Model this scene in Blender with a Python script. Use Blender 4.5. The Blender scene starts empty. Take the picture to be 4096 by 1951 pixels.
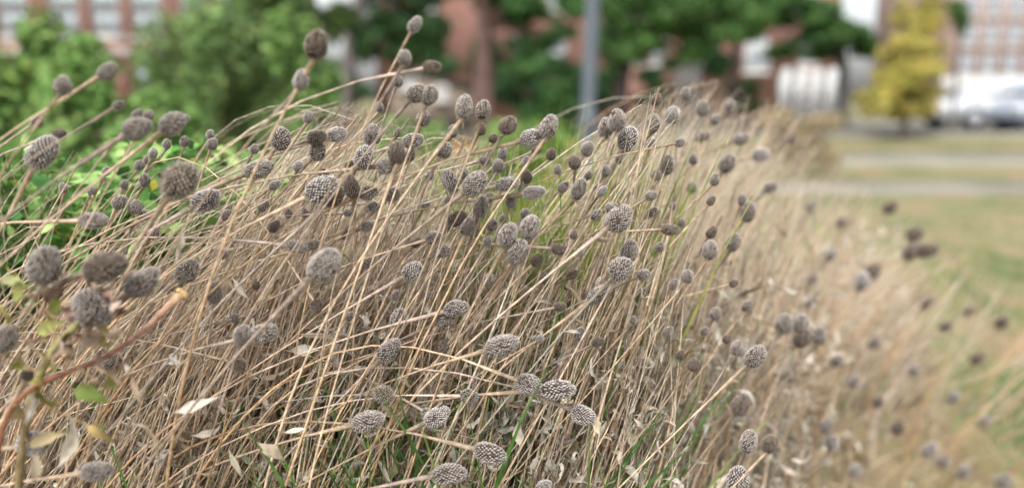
import bpy, math, random
import numpy as np
from mathutils import Vector, Matrix

# ------------------------------------------------------------------ camera, light, exposure
SC = bpy.context.scene
COL = SC.collection
W, H, FPX = 4096.0, 1951.0, 3214.0
HORIZON = 400.0
CAMZ = 0.85
PITCH = math.atan((H / 2 - HORIZON) / FPX)
FOCUS, APERTURE = 0.70, 0.0135

cam_d = bpy.data.cameras.new('camera')
cam_d.sensor_width = 36.0
cam_d.lens = 36.0 * FPX / W
cam_d.clip_start, cam_d.clip_end = 0.02, 2000.0
cam_d.dof.use_dof = True
cam_d.dof.focus_distance = FOCUS
cam_d.dof.aperture_fstop = cam_d.lens / 1000.0 / APERTURE
cam = bpy.data.objects.new('camera', cam_d)
COL.objects.link(cam)
cam.location = (0, 0, CAMZ)
cam.rotation_euler = (math.pi / 2 - PITCH, 0, 0)
SC.camera = cam

SUN_EL, SUN_AZ = math.radians(58), math.radians(200)
world = bpy.data.worlds.new('World')
SC.world = world
world.use_nodes = True
wn = world.node_tree
bg = wn.nodes['Background']
sky = wn.nodes.new('ShaderNodeTexSky')
sky.sky_type = 'NISHITA'
sky.sun_disc = False
sky.sun_elevation = SUN_EL
sky.sun_rotation = SUN_AZ
sky.dust_density = 4.0
sky.air_density = 1.0
hsv = wn.nodes.new('ShaderNodeHueSaturation')        # an overcast sky is nearly white
hsv.inputs['Saturation'].default_value = 0.25
wn.links.new(sky.outputs['Color'], hsv.inputs['Color'])
wn.links.new(hsv.outputs['Color'], bg.inputs['Color'])
bg.inputs['Strength'].default_value = 0.15

sun_d = bpy.data.lights.new('sun', 'SUN')
sun_d.energy = 1.0
sun_d.angle = math.radians(20)
sun_d.color = (1.0, 0.96, 0.9)
sun = bpy.data.objects.new('sun', sun_d)
COL.objects.link(sun)
sv = Vector((math.sin(SUN_AZ) * math.cos(SUN_EL), math.cos(SUN_AZ) * math.cos(SUN_EL), math.sin(SUN_EL)))
sun.rotation_euler = sv.to_track_quat('Z', 'Y').to_euler()
sun.location = (0, 0, 30)

SC.view_settings.view_transform = 'Standard'
SC.view_settings.look = 'None'
SC.view_settings.gamma = 1.0
SC.view_settings.exposure = 1.15
SC.view_settings.use_curve_mapping = False
SC.render.engine = 'CYCLES'
SC.cycles.use_denoising = True
SC.cycles.max_bounces = 6
SC.cycles.transparent_max_bounces = 4

rng = np.random.default_rng(11)
R_ = np.array([1.0, 0, 0])
F_ = np.array([0, math.cos(PITCH), -math.sin(PITCH)])
U_ = np.array([0, math.sin(PITCH), math.cos(PITCH)])
C_ = np.array([0, 0, CAMZ])


def at(u, v, d):
    """world point seen at photograph pixel u, v at depth d metres along the lens axis"""
    return C_ + d * (F_ + R_ * ((u - W / 2) / FPX) + U_ * ((H / 2 - v) / FPX))


def project(p):
    q = np.asarray(p) - C_
    d = q @ F_
    return W / 2 + FPX * (q @ R_) / d, H / 2 - FPX * (q @ U_) / d, d


# ------------------------------------------------------------------ helpers: materials, meshes, tags
MATS = {}


def nodes_of(name, rough=0.85, spec=0.2):
    m = bpy.data.materials.new(name)
    m.use_nodes = True
    nt = m.node_tree
    b = nt.nodes['Principled BSDF']
    b.inputs['Roughness'].default_value = rough
    b.inputs['Specular IOR Level'].default_value = spec
    MATS[name] = m
    return m, nt, b


def mat_attr(name, rough=0.85, spec=0.15, noise=60.0, amount=0.35, trans=0.0, bump=0.0):
    """colour from the mesh's own colour attribute, mottled by noise"""
    m, nt, b = nodes_of(name, rough, spec)
    a = nt.nodes.new('ShaderNodeAttribute'); a.attribute_name = 'Col'
    t = nt.nodes.new('ShaderNodeTexCoord')
    n = nt.nodes.new('ShaderNodeTexNoise'); n.inputs['Scale'].default_value = noise; n.inputs['Detail'].default_value = 3
    nt.links.new(t.outputs['Object'], n.inputs['Vector'])
    r = nt.nodes.new('ShaderNodeMapRange')
    r.inputs['From Min'].default_value = 0.3; r.inputs['From Max'].default_value = 0.7
    r.inputs['To Min'].default_value = 1 - amount; r.inputs['To Max'].default_value = 1 + amount
    nt.links.new(n.outputs['Fac'], r.inputs['Value'])
    x = nt.nodes.new('ShaderNodeVectorMath'); x.operation = 'SCALE'
    nt.links.new(a.outputs['Color'], x.inputs[0]); nt.links.new(r.outputs['Result'], x.inputs['Scale'])
    nt.links.new(x.outputs['Vector'], b.inputs['Base Color'])
    if bump:
        bp = nt.nodes.new('ShaderNodeBump'); bp.inputs['Strength'].default_value = bump; bp.inputs['Distance'].default_value = 0.001
        nt.links.new(n.outputs['Fac'], bp.inputs['Height']); nt.links.new(bp.outputs['Normal'], b.inputs['Normal'])
    if trans:
        tr = nt.nodes.new('ShaderNodeBsdfTranslucent'); nt.links.new(x.outputs['Vector'], tr.inputs['Color'])
        mx = nt.nodes.new('ShaderNodeMixShader'); mx.inputs['Fac'].default_value = trans
        nt.links.new(b.outputs['BSDF'], mx.inputs[1]); nt.links.new(tr.outputs['BSDF'], mx.inputs[2])
        nt.links.new(mx.outputs['Shader'], nt.nodes['Material Output'].inputs['Surface'])
    return m


def mat_mix(name, c1, c2, scale=8.0, rough=0.85, spec=0.2, metal=0.0, lo=0.35, hi=0.65, detail=4.0):
    m, nt, b = nodes_of(name, rough, spec)
    b.inputs['Metallic'].default_value = metal
    t = nt.nodes.new('ShaderNodeTexCoord')
    n = nt.nodes.new('ShaderNodeTexNoise'); n.inputs['Scale'].default_value = scale; n.inputs['Detail'].default_value = detail
    nt.links.new(t.outputs['Object'], n.inputs['Vector'])
    r = nt.nodes.new('ShaderNodeValToRGB')
    r.color_ramp.elements[0].position = lo; r.color_ramp.elements[1].position = hi
    r.color_ramp.elements[0].color = (*c1, 1); r.color_ramp.elements[1].color = (*c2, 1)
    nt.links.new(n.outputs['Fac'], r.inputs['Fac']); nt.links.new(r.outputs['Color'], b.inputs['Base Color'])
    return m


def mat_brick(name, c1, c2, mortar):
    m, nt, b = nodes_of(name, 0.9, 0.1)
    t = nt.nodes.new('ShaderNodeTexCoord')
    sp = nt.nodes.new('ShaderNodeSeparateXYZ'); cb = nt.nodes.new('ShaderNodeCombineXYZ')
    nt.links.new(t.outputs['Object'], sp.inputs[0])
    nt.links.new(sp.outputs['X'], cb.inputs['X']); nt.links.new(sp.outputs['Z'], cb.inputs['Y'])
    k = nt.nodes.new('ShaderNodeTexBrick')
    k.inputs['Color1'].default_value = (*c1, 1); k.inputs['Color2'].default_value = (*c2, 1); k.inputs['Mortar'].default_value = (*mortar, 1)
    k.inputs['Scale'].default_value = 4.4; k.inputs['Mortar Size'].default_value = 0.02
    nt.links.new(cb.outputs[0], k.inputs['Vector']); nt.links.new(k.outputs['Color'], b.inputs['Base Color'])
    return m


def mesh(name, V, F, col=None, mat=None, smooth=True):
    """V (n,3); F a list of (k,3) or (k,4) index arrays"""
    me = bpy.data.meshes.new(name)
    V = np.asarray(V, dtype=np.float32)
    if not isinstance(F, list):
        F = [F]
    F = [np.asarray(f, dtype=np.int32) for f in F if len(f)]
    me.vertices.add(len(V)); me.vertices.foreach_set('co', V.ravel())
    loops = np.concatenate([f.ravel() for f in F])
    sizes = np.concatenate([np.full(len(f), f.shape[1], dtype=np.int32) for f in F])
    starts = np.concatenate([[0], np.cumsum(sizes)[:-1]]).astype(np.int32)
    me.loops.add(len(loops)); me.loops.foreach_set('vertex_index', loops)
    me.polygons.add(len(sizes)); me.polygons.foreach_set('loop_start', starts); me.polygons.foreach_set('loop_total', sizes)
    if smooth:
        me.polygons.foreach_set('use_smooth', np.ones(len(sizes), dtype=bool))
    me.update(calc_edges=True)
    if col is not None:
        a = me.color_attributes.new('Col', 'FLOAT_COLOR', 'POINT')
        c = np.ones((len(V), 4), dtype=np.float32); c[:, :3] = np.broadcast_to(np.asarray(col, dtype=np.float32), (len(V), 3))
        a.data.foreach_set('color', c.ravel())
    if mat:
        me.materials.append(MATS[mat])
    return me


def obj(name, me, parent=None):
    o = bpy.data.objects.new(name, me)
    COL.objects.link(o)
    if parent is not None:
        o.parent = parent
    return o


def tag(o, label=None, cat=None, group=None, kind=None):
    if label: o['label'] = label
    if cat: o['category'] = cat
    if group: o['group'] = group
    if kind: o['kind'] = kind
    return o


def empty(name, loc, rz=0.0):
    o = bpy.data.objects.new(name, None)
    COL.objects.link(o)
    o.location = loc; o.rotation_euler = (0, 0, rz); o.empty_display_size = 0.05
    return o


class MB:
    """collects shapes into one mesh"""
    def __init__(s): s.V, s.Q, s.T, s.C, s.n = [], [], [], [], 0

    def add(s, V, Q=None, T=None, col=(0.5, 0.5, 0.5)):
        V = np.asarray(V, dtype=float)
        if Q is not None and len(Q): s.Q.append(np.asarray(Q) + s.n)
        if T is not None and len(T): s.T.append(np.asarray(T) + s.n)
        s.C.append(np.broadcast_to(np.asarray(col, dtype=float), (len(V), 3)))
        s.V.append(V); s.n += len(V)
        return s

    def box(s, a, b, col=(0.5, 0.5, 0.5)):
        x0, y0, z0 = a; x1, y1, z1 = b
        V = [(x0, y0, z0), (x1, y0, z0), (x1, y1, z0), (x0, y1, z0), (x0, y0, z1), (x1, y0, z1), (x1, y1, z1), (x0, y1, z1)]
        return s.add(V, Q=[(3, 2, 1, 0), (4, 5, 6, 7), (0, 1, 5, 4), (1, 2, 6, 5), (2, 3, 7, 6), (3, 0, 4, 7)], col=col)

    def tube(s, P, rad, sides=6, col=(0.5, 0.5, 0.5), cap=True):
        P = np.asarray(P, dtype=float); n = len(P)
        rad = np.broadcast_to(np.asarray(rad, dtype=float), (n,))
        T = np.gradient(P, axis=0); T /= np.linalg.norm(T, axis=1)[:, None] + 1e-12
        ref = np.array([0.31, 0.89, 0.33]); ref = ref - 0
        A = np.cross(T, ref); A /= np.linalg.norm(A, axis=1)[:, None] + 1e-12
        B = np.cross(T, A)
        th = np.arange(sides) * 2 * math.pi / sides
        V = P[:, None, :] + rad[:, None, None] * (np.cos(th)[None, :, None] * A[:, None, :] + np.sin(th)[None, :, None] * B[:, None, :])
        V = V.reshape(-1, 3)
        i = np.arange(n - 1)[:, None] * sides; j = np.arange(sides)[None, :]; j2 = (j + 1) % sides
        Q = np.stack([i + j, i + j2, i + sides + j2, i + sides + j], -1).reshape(-1, 4)
        c = np.asarray(col, dtype=float)
        if c.ndim == 2: c = np.repeat(c, sides, axis=0)
        Tn = []
        if cap:
            Tn = [(0, k, k + 1) for k in range(1, sides - 1)] + [((n - 1) * sides, (n - 1) * sides + k + 1, (n - 1) * sides + k) for k in range(1, sides - 1)]
        return s.add(V, Q=Q, T=Tn, col=c)

    def lathe(s, prof, sides=16, col=(0.5, 0.5, 0.5), axis=None):
        prof = np.asarray(prof, dtype=float); n = len(prof)
        th = np.arange(sides) * 2 * math.pi / sides
        V = np.stack([prof[:, 0][:, None] * np.cos(th), prof[:, 0][:, None] * np.sin(th), np.repeat(prof[:, 1][:, None], sides, 1)], -1).reshape(-1, 3)
        i = np.arange(n - 1)[:, None] * sides; j = np.arange(sides)[None, :]; j2 = (j + 1) % sides
        Q = np.stack([i + j, i + j2, i + sides + j2, i + sides + j], -1).reshape(-1, 4)
        return s.add(V, Q=Q, col=col)

    def mesh(s, name, mat=None, smooth=True, color=True):
        F = []
        if s.Q: F.append(np.concatenate(s.Q))
        if s.T: F.append(np.concatenate(s.T))
        return mesh(name, np.concatenate(s.V), F, np.concatenate(s.C) if color else None, mat, smooth)

    def build(s, name, mat=None, parent=None, smooth=True):
        return obj(name, s.mesh(name, mat, smooth), parent)


def bez(p0, p1, p2, p3, n):
    t = np.linspace(0, 1, n)[:, None]
    return (1 - t) ** 3 * p0 + 3 * (1 - t) ** 2 * t * p1 + 3 * (1 - t) * t ** 2 * p2 + t ** 3 * p3


def sm(x, a, b):
    t = np.clip((x - a) / (b - a), 0, 1)
    return t * t * (3 - 2 * t)


# ------------------------------------------------------------------ materials
mat_attr('stalk', 0.9, 0.08, 180.0, 0.38, bump=0.4)
mat_attr('scale_chaff', 0.9, 0.1, 500.0, 0.25)
mat_attr('dry_leaf', 0.85, 0.15, 140.0, 0.3, trans=0.25, bump=0.4)
mat_attr('green_leaf', 0.75, 0.12, 60.0, 0.4, trans=0.3)
mat_attr('tree_leaf', 0.6, 0.25, 1.5, 0.3, trans=0.25)
mat_attr('bark', 0.9, 0.1, 9.0, 0.4)
mat_attr('painted', 0.6, 0.3, 3.0, 0.06)
mat_attr('glossy', 0.25, 0.5, 1.0, 0.03)
mat_mix('concrete', (0.18, 0.17, 0.135), (0.30, 0.285, 0.235), 0.9)
mat_mix('asphalt', (0.045, 0.047, 0.05), (0.075, 0.076, 0.08), 3.0)
mat_mix('mulch', (0.16, 0.075, 0.03), (0.30, 0.15, 0.06), 5.0)
mat_mix('steel_paint', (0.085, 0.105, 0.13), (0.12, 0.14, 0.165), 3.0, rough=0.5, spec=0.4)
mat_brick('brick_red', (0.21, 0.09, 0.07), (0.28, 0.13, 0.10), (0.31, 0.27, 0.245))
mat_brick('brick_pale', (0.36, 0.23, 0.205), (0.42, 0.29, 0.26), (0.45, 0.41, 0.39))
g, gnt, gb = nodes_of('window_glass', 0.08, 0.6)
gb.inputs['Base Color'].default_value = (0.30, 0.33, 0.36, 1)  # pale grey-blue: the sky's reflection is painted into the glass colour


def ground_material():
    m, nt, b = nodes_of('lawn', 0.95, 0.05)
    t = nt.nodes.new('ShaderNodeTexCoord')
    n1 = nt.nodes.new('ShaderNodeTexNoise'); n1.inputs['Scale'].default_value = 1.7; n1.inputs['Detail'].default_value = 5
    n2 = nt.nodes.new('ShaderNodeTexNoise'); n2.inputs['Scale'].default_value = 14.0; n2.inputs['Detail'].default_value = 4
    nt.links.new(t.outputs['Object'], n1.inputs['Vector']); nt.links.new(t.outputs['Object'], n2.inputs['Vector'])
    r1 = nt.nodes.new('ShaderNodeValToRGB'); e = r1.color_ramp.elements
    e[0].position, e[0].color = 0.36, (0.105, 0.13, 0.055, 1)
    e[1].position, e[1].color = 0.60, (0.24, 0.185, 0.115, 1)
    k = e.new(0.48); k.color = (0.18, 0.18, 0.09, 1)
    r2 = nt.nodes.new('ShaderNodeMapRange'); r2.inputs['To Min'].default_value = 0.6; r2.inputs['To Max'].default_value = 1.4
    nt.links.new(n1.outputs['Fac'], r1.inputs['Fac']); nt.links.new(n2.outputs['Fac'], r2.inputs['Value'])
    x = nt.nodes.new('ShaderNodeVectorMath'); x.operation = 'SCALE'
    nt.links.new(r1.outputs['Color'], x.inputs[0]); nt.links.new(r2.outputs['Result'], x.inputs['Scale'])
    nt.links.new(x.outputs['Vector'], b.inputs['Base Color'])


ground_material()
mat_mix('soil', (0.10, 0.075, 0.045), (0.26, 0.20, 0.13), 22.0)


# ------------------------------------------------------------------ the setting: ground, bed, paths, road
def bed_edge(y):
    """x of the lawn-side edge of the flower bed at distance y"""
    return 0.30 + 0.62 * (np.maximum(y, 0.2) - 0.7)


def bed_height(x, y):
    x = np.asarray(x, dtype=float); y = np.asarray(y, dtype=float)
    h = 0.25 * (1 - sm(x, bed_edge(y) - 0.25, bed_edge(y) + 0.2)) * (1 - sm(y, 3.0, 6.0)) * sm(y, -2.0, -0.6) * sm(x, -9.0, -6.0)
    return h


def ground():
    xs = np.concatenate([np.linspace(-400, -12, 14), np.linspace(-10, 10, 101), np.linspace(12, 400, 14)])
    ys = np.concatenate([np.linspace(-60, -5, 6), np.linspace(-4, 8, 61), np.linspace(9, 60, 18), np.linspace(80, 900, 10)])
    X, Y = np.meshgrid(xs, ys)
    Z = bed_height(X, Y) + 0.012 * np.sin(X * 3.1 + 1.3 * np.sin(Y * 2.0)) * np.sin(Y * 2.7)* (np.abs(X) < 11)*(Y < 6.9)*(Y > -5)
    V = np.stack([X, Y, Z], -1).reshape(-1, 3)
    nx, ny = len(xs), len(ys)
    i = np.arange(ny - 1)[:, None] * nx; j = np.arange(nx - 1)[None, :]
    Q = np.stack([i + j, i + j + 1, i + nx + j + 1, i + nx + j], -1).reshape(-1, 4)
    o = obj('ground', mesh('ground', V, Q, None, 'lawn'))
    tag(o, kind='structure')
    # bed soil sheet a few mm above the lawn
    xs = np.linspace(-6.5, 1.5, 90); ys = np.linspace(-0.5, 2.7, 40)
    X, Y = np.meshgrid(xs, ys)
    X2 = np.minimum(X, bed_edge(Y) - 0.05 + 0.05 * np.sin(Y * 7))
    Z = bed_height(X2, Y) + 0.012 * np.sin(X2 * 3.1 + 1.3 * np.sin(Y * 2.0)) * np.sin(Y * 2.7) + 0.012
    V = np.stack([X2, Y, Z], -1).reshape(-1, 3); nx, ny = len(xs), len(ys)
    i = np.arange(ny - 1)[:, None] * nx; j = np.arange(nx - 1)[None, :]
    Q = np.stack([i + j, i + j + 1, i + nx + j + 1, i + nx + j], -1).reshape(-1, 4)
    tag(obj('soil', mesh('soil', V, Q, None, 'soil')), kind='structure')


ground()
# two pale footpaths crossing the lawn, a road with kerb and the pavement behind it
tag(MB().box((1.6, 7.3, -0.1), (60, 8.45, 0.012)).build('path', 'concrete', smooth=False), kind='structure')
tag(MB().box((2.2, 10.6, -0.1), (60, 12.9, 0.012)).build('path', 'concrete', smooth=False), kind='structure')
tag(MB().box((-4, 18.6, -0.1), (90, 27.0, 0.008)).build('road', 'asphalt', smooth=False), kind='structure')
tag(MB().box((-4, 18.35, -0.1), (90, 18.6, 0.12)).build('kerb', 'concrete', smooth=False), kind='structure')
tag(MB().box((-4, 27.0, -0.1), (90, 30.0, 0.13)).build('pavement', 'concrete', smooth=False), kind='structure')
tag(MB().box((-5.5, 13.4, -0.1), (1.0, 18.0, 0.03)).build('mulch_bed', 'mulch', smooth=False), kind='structure')


# ------------------------------------------------------------------ buildings and other background things
def window(parent, x0, x1, z0, z1, yf, frame_col=(0.50, 0.51, 0.52), nx=2, nz=3, arch=False):
    """window set in a facade that faces the camera at y = yf"""
    f = MB()
    t = 0.09
    f.box((x0, yf - 0.06, z0), (x0 + t, yf + 0.03, z1), frame_col).box((x1 - t, yf - 0.06, z0), (x1, yf + 0.03, z1), frame_col)
    f.box((x0 + t, yf - 0.06, z1 - t), (x1 - t, yf + 0.03, z1), frame_col).box((x0 + t, yf - 0.06, z0), (x1 - t, yf + 0.03, z0 + t), frame_col)
    for k in range(1, nx):
        xm = x0 + (x1 - x0) * k / nx
        f.box((xm - 0.025, yf - 0.045, z0 + t), (xm + 0.025, yf - 0.005, z1 - t), frame_col)
    if arch:
        n = 12; w = (x1 - x0) / 2; xc = (x0 + x1) / 2
        th = np.linspace(0, math.pi, n)
        for rr0, rr1 in ((w - 0.12, w),):
            Vi = np.array([(xc + rr0 * math.cos(a), yf - 0.06, z1 + rr0 * math.sin(a)) for a in th] + [(xc + rr1 * math.cos(a), yf - 0.06, z1 + rr1 * math.sin(a)) for a in th])
            Vb = Vi + np.array([0, 0.09, 0])
            i = np.arange(n - 1)
            Q = np.stack([i, i + 1, i + n + 1, i + n], -1)
            f.add(np.concatenate([Vi, Vb]), Q=np.concatenate([Q, Q + 2 * n, np.stack([i + n, i + n + 1, i + 3 * n + 1, i + 3 * n], -1)]), col=frame_col)
    w = f.build('window', 'painted', parent, smooth=False)
    for a in range(nx):
        for b in range(nz):
            px0 = x0 + t + (x1 - x0 - 2 * t) * a / nx; px1 = x0 + t + (x1 - x0 - 2 * t) * (a + 1) / nx
            pz0 = z0 + t + (z1 - z0 - 2 * t) * b / nz; pz1 = z0 + t + (z1 - z0 - 2 * t) * (b + 1) / nz
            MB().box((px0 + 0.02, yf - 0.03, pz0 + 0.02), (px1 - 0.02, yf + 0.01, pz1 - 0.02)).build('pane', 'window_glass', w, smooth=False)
    MB().box((x0 - 0.1, yf - 0.14, z0 - 0.12), (x1 + 0.1, yf + 0.02, z0), (0.6, 0.58, 0.54)).build('sill', 'painted', w, smooth=False)
    return w


def wall_with_holes(x0, x1, z0, z1, y0, y1, holes):
    """solid wall with rectangular window recesses cut through its front skin"""
    m = MB()
    xs = sorted({x0, x1, *[h[0] for h in holes], *[h[1] for h in holes]})
    zs = sorted({z0, z1, *[h[2] for h in holes], *[h[3] for h in holes]})
    for a, b in zip(xs[:-1], xs[1:]):
        run = None
        for c, d in zip(zs[:-1], zs[1:]):
            hole = any(h[0] - 1e-6 <= a and b <= h[1] + 1e-6 and h[2] - 1e-6 <= c and d <= h[3] + 1e-6 for h in holes)
            if hole:
                if run: m.box((a, y0, run[0]), (b, y0 + 0.25, run[1])); run = None
            else:
                run = (run[0], d) if run else (c, d)
        if run: m.box((a, y0, run[0]), (b, y0 + 0.25, run[1]))
    m.box((x0, y0 + 0.26, z0), (x1, y1, z1))
    return m


# brick hall behind the green shrubs: tall white windows
D = 28.0; k = D / FPX
ub = lambda u, d: (u - W / 2) / FPX * d
vb = lambda v, d: CAMZ + (HORIZON - v) / FPX * d
hall = empty('brick_hall', (ub(450, D), D, 0))
holes = []
for u0, u1 in ((-160, -50), (60, 175), (262, 372), (420, 532), (577, 692), (765, 868), (920, 1020)):
    holes.append((ub(u0, D) - hall.location.x, ub(u1, D) - hall.location.x, vb(158, D), vb(-190, D)))
wall_with_holes(-9, 5.2, 0, 9.5, 0, 9, holes).build('wall', 'brick_red', hall, smooth=False)
for h in holes:
    window(hall, h[0], h[1], h[2], h[3], 0.1, nx=2, nz=4)
MB().box((-9.05, -0.12, vb(215, D) - 0.15), (5.25, 0.0, vb(215, D) + 0.1), (0.42, 0.37, 0.34)).build('stone_band', 'painted', hall, smooth=False)
dr = MB().box((ub(585, D) - hall.location.x, -0.05, 0.05), (ub(650, D) - hall.location.x, -0.005, 2.1), (0.33, 0.38, 0.42)).build('door', 'painted', hall, smooth=False)
MB().box((ub(640, D) - hall.location.x, -0.11, 1.0), (ub(644, D) - hall.location.x, -0.055, 1.12), (0.2, 0.2, 0.2)).build('handle', 'painted', dr, smooth=False)
MB().box((-9.3, -0.5, 9.5), (5.5, 9.3, 9.9), (0.25, 0.24, 0.23)).build('roof', 'painted', hall, smooth=False)
tag(hall, 'red brick hall with tall white windows behind the green shrubs', 'building')

# long brick building across the middle distance, mostly behind the trees
D = 36.0
mid = empty('brick_building', (ub(2500, D), D, 0))
lx = mid.location.x
holes = []
for u0, u1 in ((1690, 1760), (2050, 2130), (2180, 2260), (2500, 2570), (2590, 2650), (3170, 3240)):
    holes.append((ub(u0, D) - lx, ub(u1, D) - lx, vb(262, D), vb(150, D)))
    holes.append((ub(u0, D) - lx, ub(u1, D) - lx, vb(60, D), vb(-40, D)))
wall_with_holes(-11, 9.2, 0, 8.5, 0, 8, holes).build('wall', 'brick_red', mid, smooth=False)
for h in holes:
    window(mid, h[0], h[1], h[2], h[3], 0.1, nx=2, nz=2)
aw = window(mid, ub(2955, D) - lx, ub(3052, D) - lx, vb(290, D), vb(205, D), -0.02, (0.52, 0.53, 0.53), nx=2, nz=2, arch=True)
wf = MB()
n = 14; ww = (ub(3052, D) - ub(2955, D)) / 2; xc = (ub(3003, D) - lx)
th = np.linspace(0, math.pi, n)
wf.add([(xc, -0.03, vb(205, D))] + [(xc + (ww - 0.1) * math.cos(a), -0.03, vb(205, D) + (ww - 0.1) * math.sin(a)) for a in th], T=[(0, i, i + 1) for i in range(1, n)], col=(0.48, 0.5, 0.52))
wf.build('fanlight', 'painted', aw, smooth=False)
MB().box((-11.3, -0.4, 8.5), (9.5, 8.4, 8.9), (0.3, 0.28, 0.27)).build('roof', 'painted', mid, smooth=False)
tag(mid, 'long brick building with white windows behind the trees and lamp post', 'building')

# pale brick building behind the parked cars
D = 40.0
pale = empty('pale_brick_building', (ub(4050, D), D, 0))
lx = pale.location.x
holes = []
for i in range(7):
    for j in range(3):
        u0 = 3795 + i * 88
        holes.append((ub(u0, D) - lx, ub(u0 + 56, D) - lx, vb(300 - j * 112, D), vb(225 - j * 112, D)))
wall_with_holes(-3.9, 9, 0, 9.5, 0, 8, holes).build('wall', 'brick_pale', pale, smooth=False)
for h in holes:
    window(pale, h[0], h[1], h[2], h[3], 0.08, (0.55, 0.57, 0.62), nx=2, nz=2)
MB().box((-3.95, -0.14, 1.1), (9.05, 0.0, 1.95), (0.52, 0.52, 0.51)).build('stone_base', 'painted', pale, smooth=False)
MB().box((-4.2, -0.4, 9.5), (9.3, 8.3, 9.9), (0.5, 0.45, 0.44)).build('roof', 'painted', pale, smooth=False)
tag(pale, 'pale pinkish brick building with white window grid behind parked cars', 'building')

# low tan shed below the trees
D = 23.0
shed = empty('garden_shed', (ub(1730, D), D, 0))
w2 = (ub(1900, D) - ub(1580, D)) / 2
e = vb(345, D); r = vb(290, D)
MB().box((-w2, 0, 0), (w2, 2.2, e), (0.25, 0.20, 0.15)).add([(-w2, 0, e), (w2, 0, e), (-w2 * 0.35, 0, r), (-w2, 2.2, e), (w2, 2.2, e), (-w2 * 0.35, 2.2, r)], T=[(0, 1, 2), (4, 3, 5)], Q=[(0, 2, 5, 3), (1, 4, 5, 2)], col=(0.25, 0.20, 0.15)).build('wall', 'painted', shed, smooth=False)
rf = MB()
for xa, xb_ in ((-w2 - 0.15, -w2 * 0.35), (w2 + 0.15, -w2 * 0.35)):
    za = e - 0.1
    V = np.array([(xa, -0.15, za), (xb_, -0.15, r), (xb_, 2.35, r), (xa, 2.35, za)]); V2 = V + np.array([0, 0, 0.08]); V[:, 2] += 0.01
    rf.add(np.concatenate([V, V2]), Q=[(0, 1, 2, 3), (7, 6, 5, 4), (0, 4, 5, 1), (3, 2, 6, 7), (0, 3, 7, 4)], col=(0.09, 0.08, 0.075))
rf.build('roof', 'painted', shed, smooth=False)
for u0, u1, v0, v1 in ((1612, 1672, 352, 300), (1748, 1796, 395, 340)):
    window(shed, ub(u0, D) - shed.location.x, ub(u1, D) - shed.location.x, vb(v0, D), vb(v1, D), -0.02, (0.6, 0.58, 0.55), nx=2, nz=2)
tag(shed, 'low tan garden shed with dark gabled roof and small windows', 'shed')

# lamp post
D = 9.0
lp = empty('lamp_post', (ub(2346, D), D, 0))
MB().tube([(0, 0, 0.0), (0.01, 0, 0.9), (0.05, 0.0, 2.4), (0.1, 0, 4.6)], [0.085, 0.082, 0.078, 0.07], 16).build('pole', 'steel_paint', lp)
MB().lathe([(0.0, 0), (0.17, 0), (0.17, 0.05), (0.12, 0.09), (0.10, 0.2), (0.088, 0.24)], 16).build('base', 'steel_paint', lp)
MB().box((-0.035, -0.1, 0.5), (0.045, -0.075, 0.72)).build('access_panel', 'steel_paint', lp, smooth=False)
hd = MB().lathe([(0.02, 4.6), (0.2, 4.62), (0.24, 4.75), (0.2, 4.95), (0.05, 5.1), (0.0, 5.1)], 16).build('lamp_head', 'steel_paint', lp)
hd.location.x = 0.1
tag(lp, 'slate grey steel lamp post rising behind the seed heads', 'lamp post')

# utility cabinet
D = 21.0
cab = empty('utility_cabinet', (ub(2740, D), D, 0))
cw = (ub(2790, D) - ub(2690, D)) / 2; ch = vb(262, D)
MB().box((-cw, 0, 0.06), (cw, 0.5, ch - 0.06), (0.085, 0.078, 0.07)).build('body', 'painted', cab, smooth=False)
MB().box((-cw - 0.04, -0.04, ch - 0.06), (cw + 0.04, 0.54, ch), (0.28, 0.27, 0.26)).build('lid', 'painted', cab, smooth=False)
MB().box((-cw - 0.05, -0.05, 0), (cw + 0.05, 0.55, 0.06), (0.4, 0.39, 0.37)).build('plinth', 'painted', cab, smooth=False)
for s in (-1, 1):
    x = sorted((s * 0.012, s * (cw - 0.03)))
    dd = MB().box((x[0], -0.02, 0.1), (x[1], -0.002, ch - 0.1), (0.1, 0.093, 0.085)).build('door', 'painted', cab, smooth=False)
    MB().box((s * 0.04 - 0.01, -0.05, 0.8), (s * 0.04 + 0.01, -0.022, 0.95), (0.2, 0.2, 0.2)).build('handle', 'painted', dd, smooth=False)
tag(cab, 'dark grey utility cabinet with pale lid standing behind blurred stalks', 'cabinet')

# white fence with rounded board tops
D = 25.0
fe = empty('white_fence', (ub(3215, D), D, 0))
for i in range(4):
    u0, u1 = 3102 + i * 60, 3148 + i * 60
    x0, x1 = ub(u0, D) - fe.location.x, ub(u1, D) - fe.location.x
    zt = vb(300, D); rr = (x1 - x0) / 2; xc = (x0 + x1) / 2
    pts = [(x0, 0.08), (x1, 0.08)] + [(xc + rr * math.cos(a), zt + rr * math.sin(a)) for a in np.linspace(0, math.pi, 11)]
    n = len(pts)
    V = [(p[0], 0, p[1]) for p in pts] + [(p[0], 0.03, p[1]) for p in pts]
    m = MB().add(V, Q=[(j, (j + 1) % n, n + (j + 1) % n, n + j) for j in range(n)], T=[(0, j + 1, j) for j in range(1, n - 1)] + [(n, n + j, n + j + 1) for j in range(1, n - 1)], col=(0.50, 0.51, 0.50))
    m.build('board', 'painted', fe, smooth=False)
for z in (0.5, 1.25):
    MB().box((ub(3095, D) - fe.location.x, 0.034, z), (ub(3345, D) - fe.location.x, 0.08, z + 0.09), (0.74, 0.75, 0.74)).build('rail', 'painted', fe, smooth=False)
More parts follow.
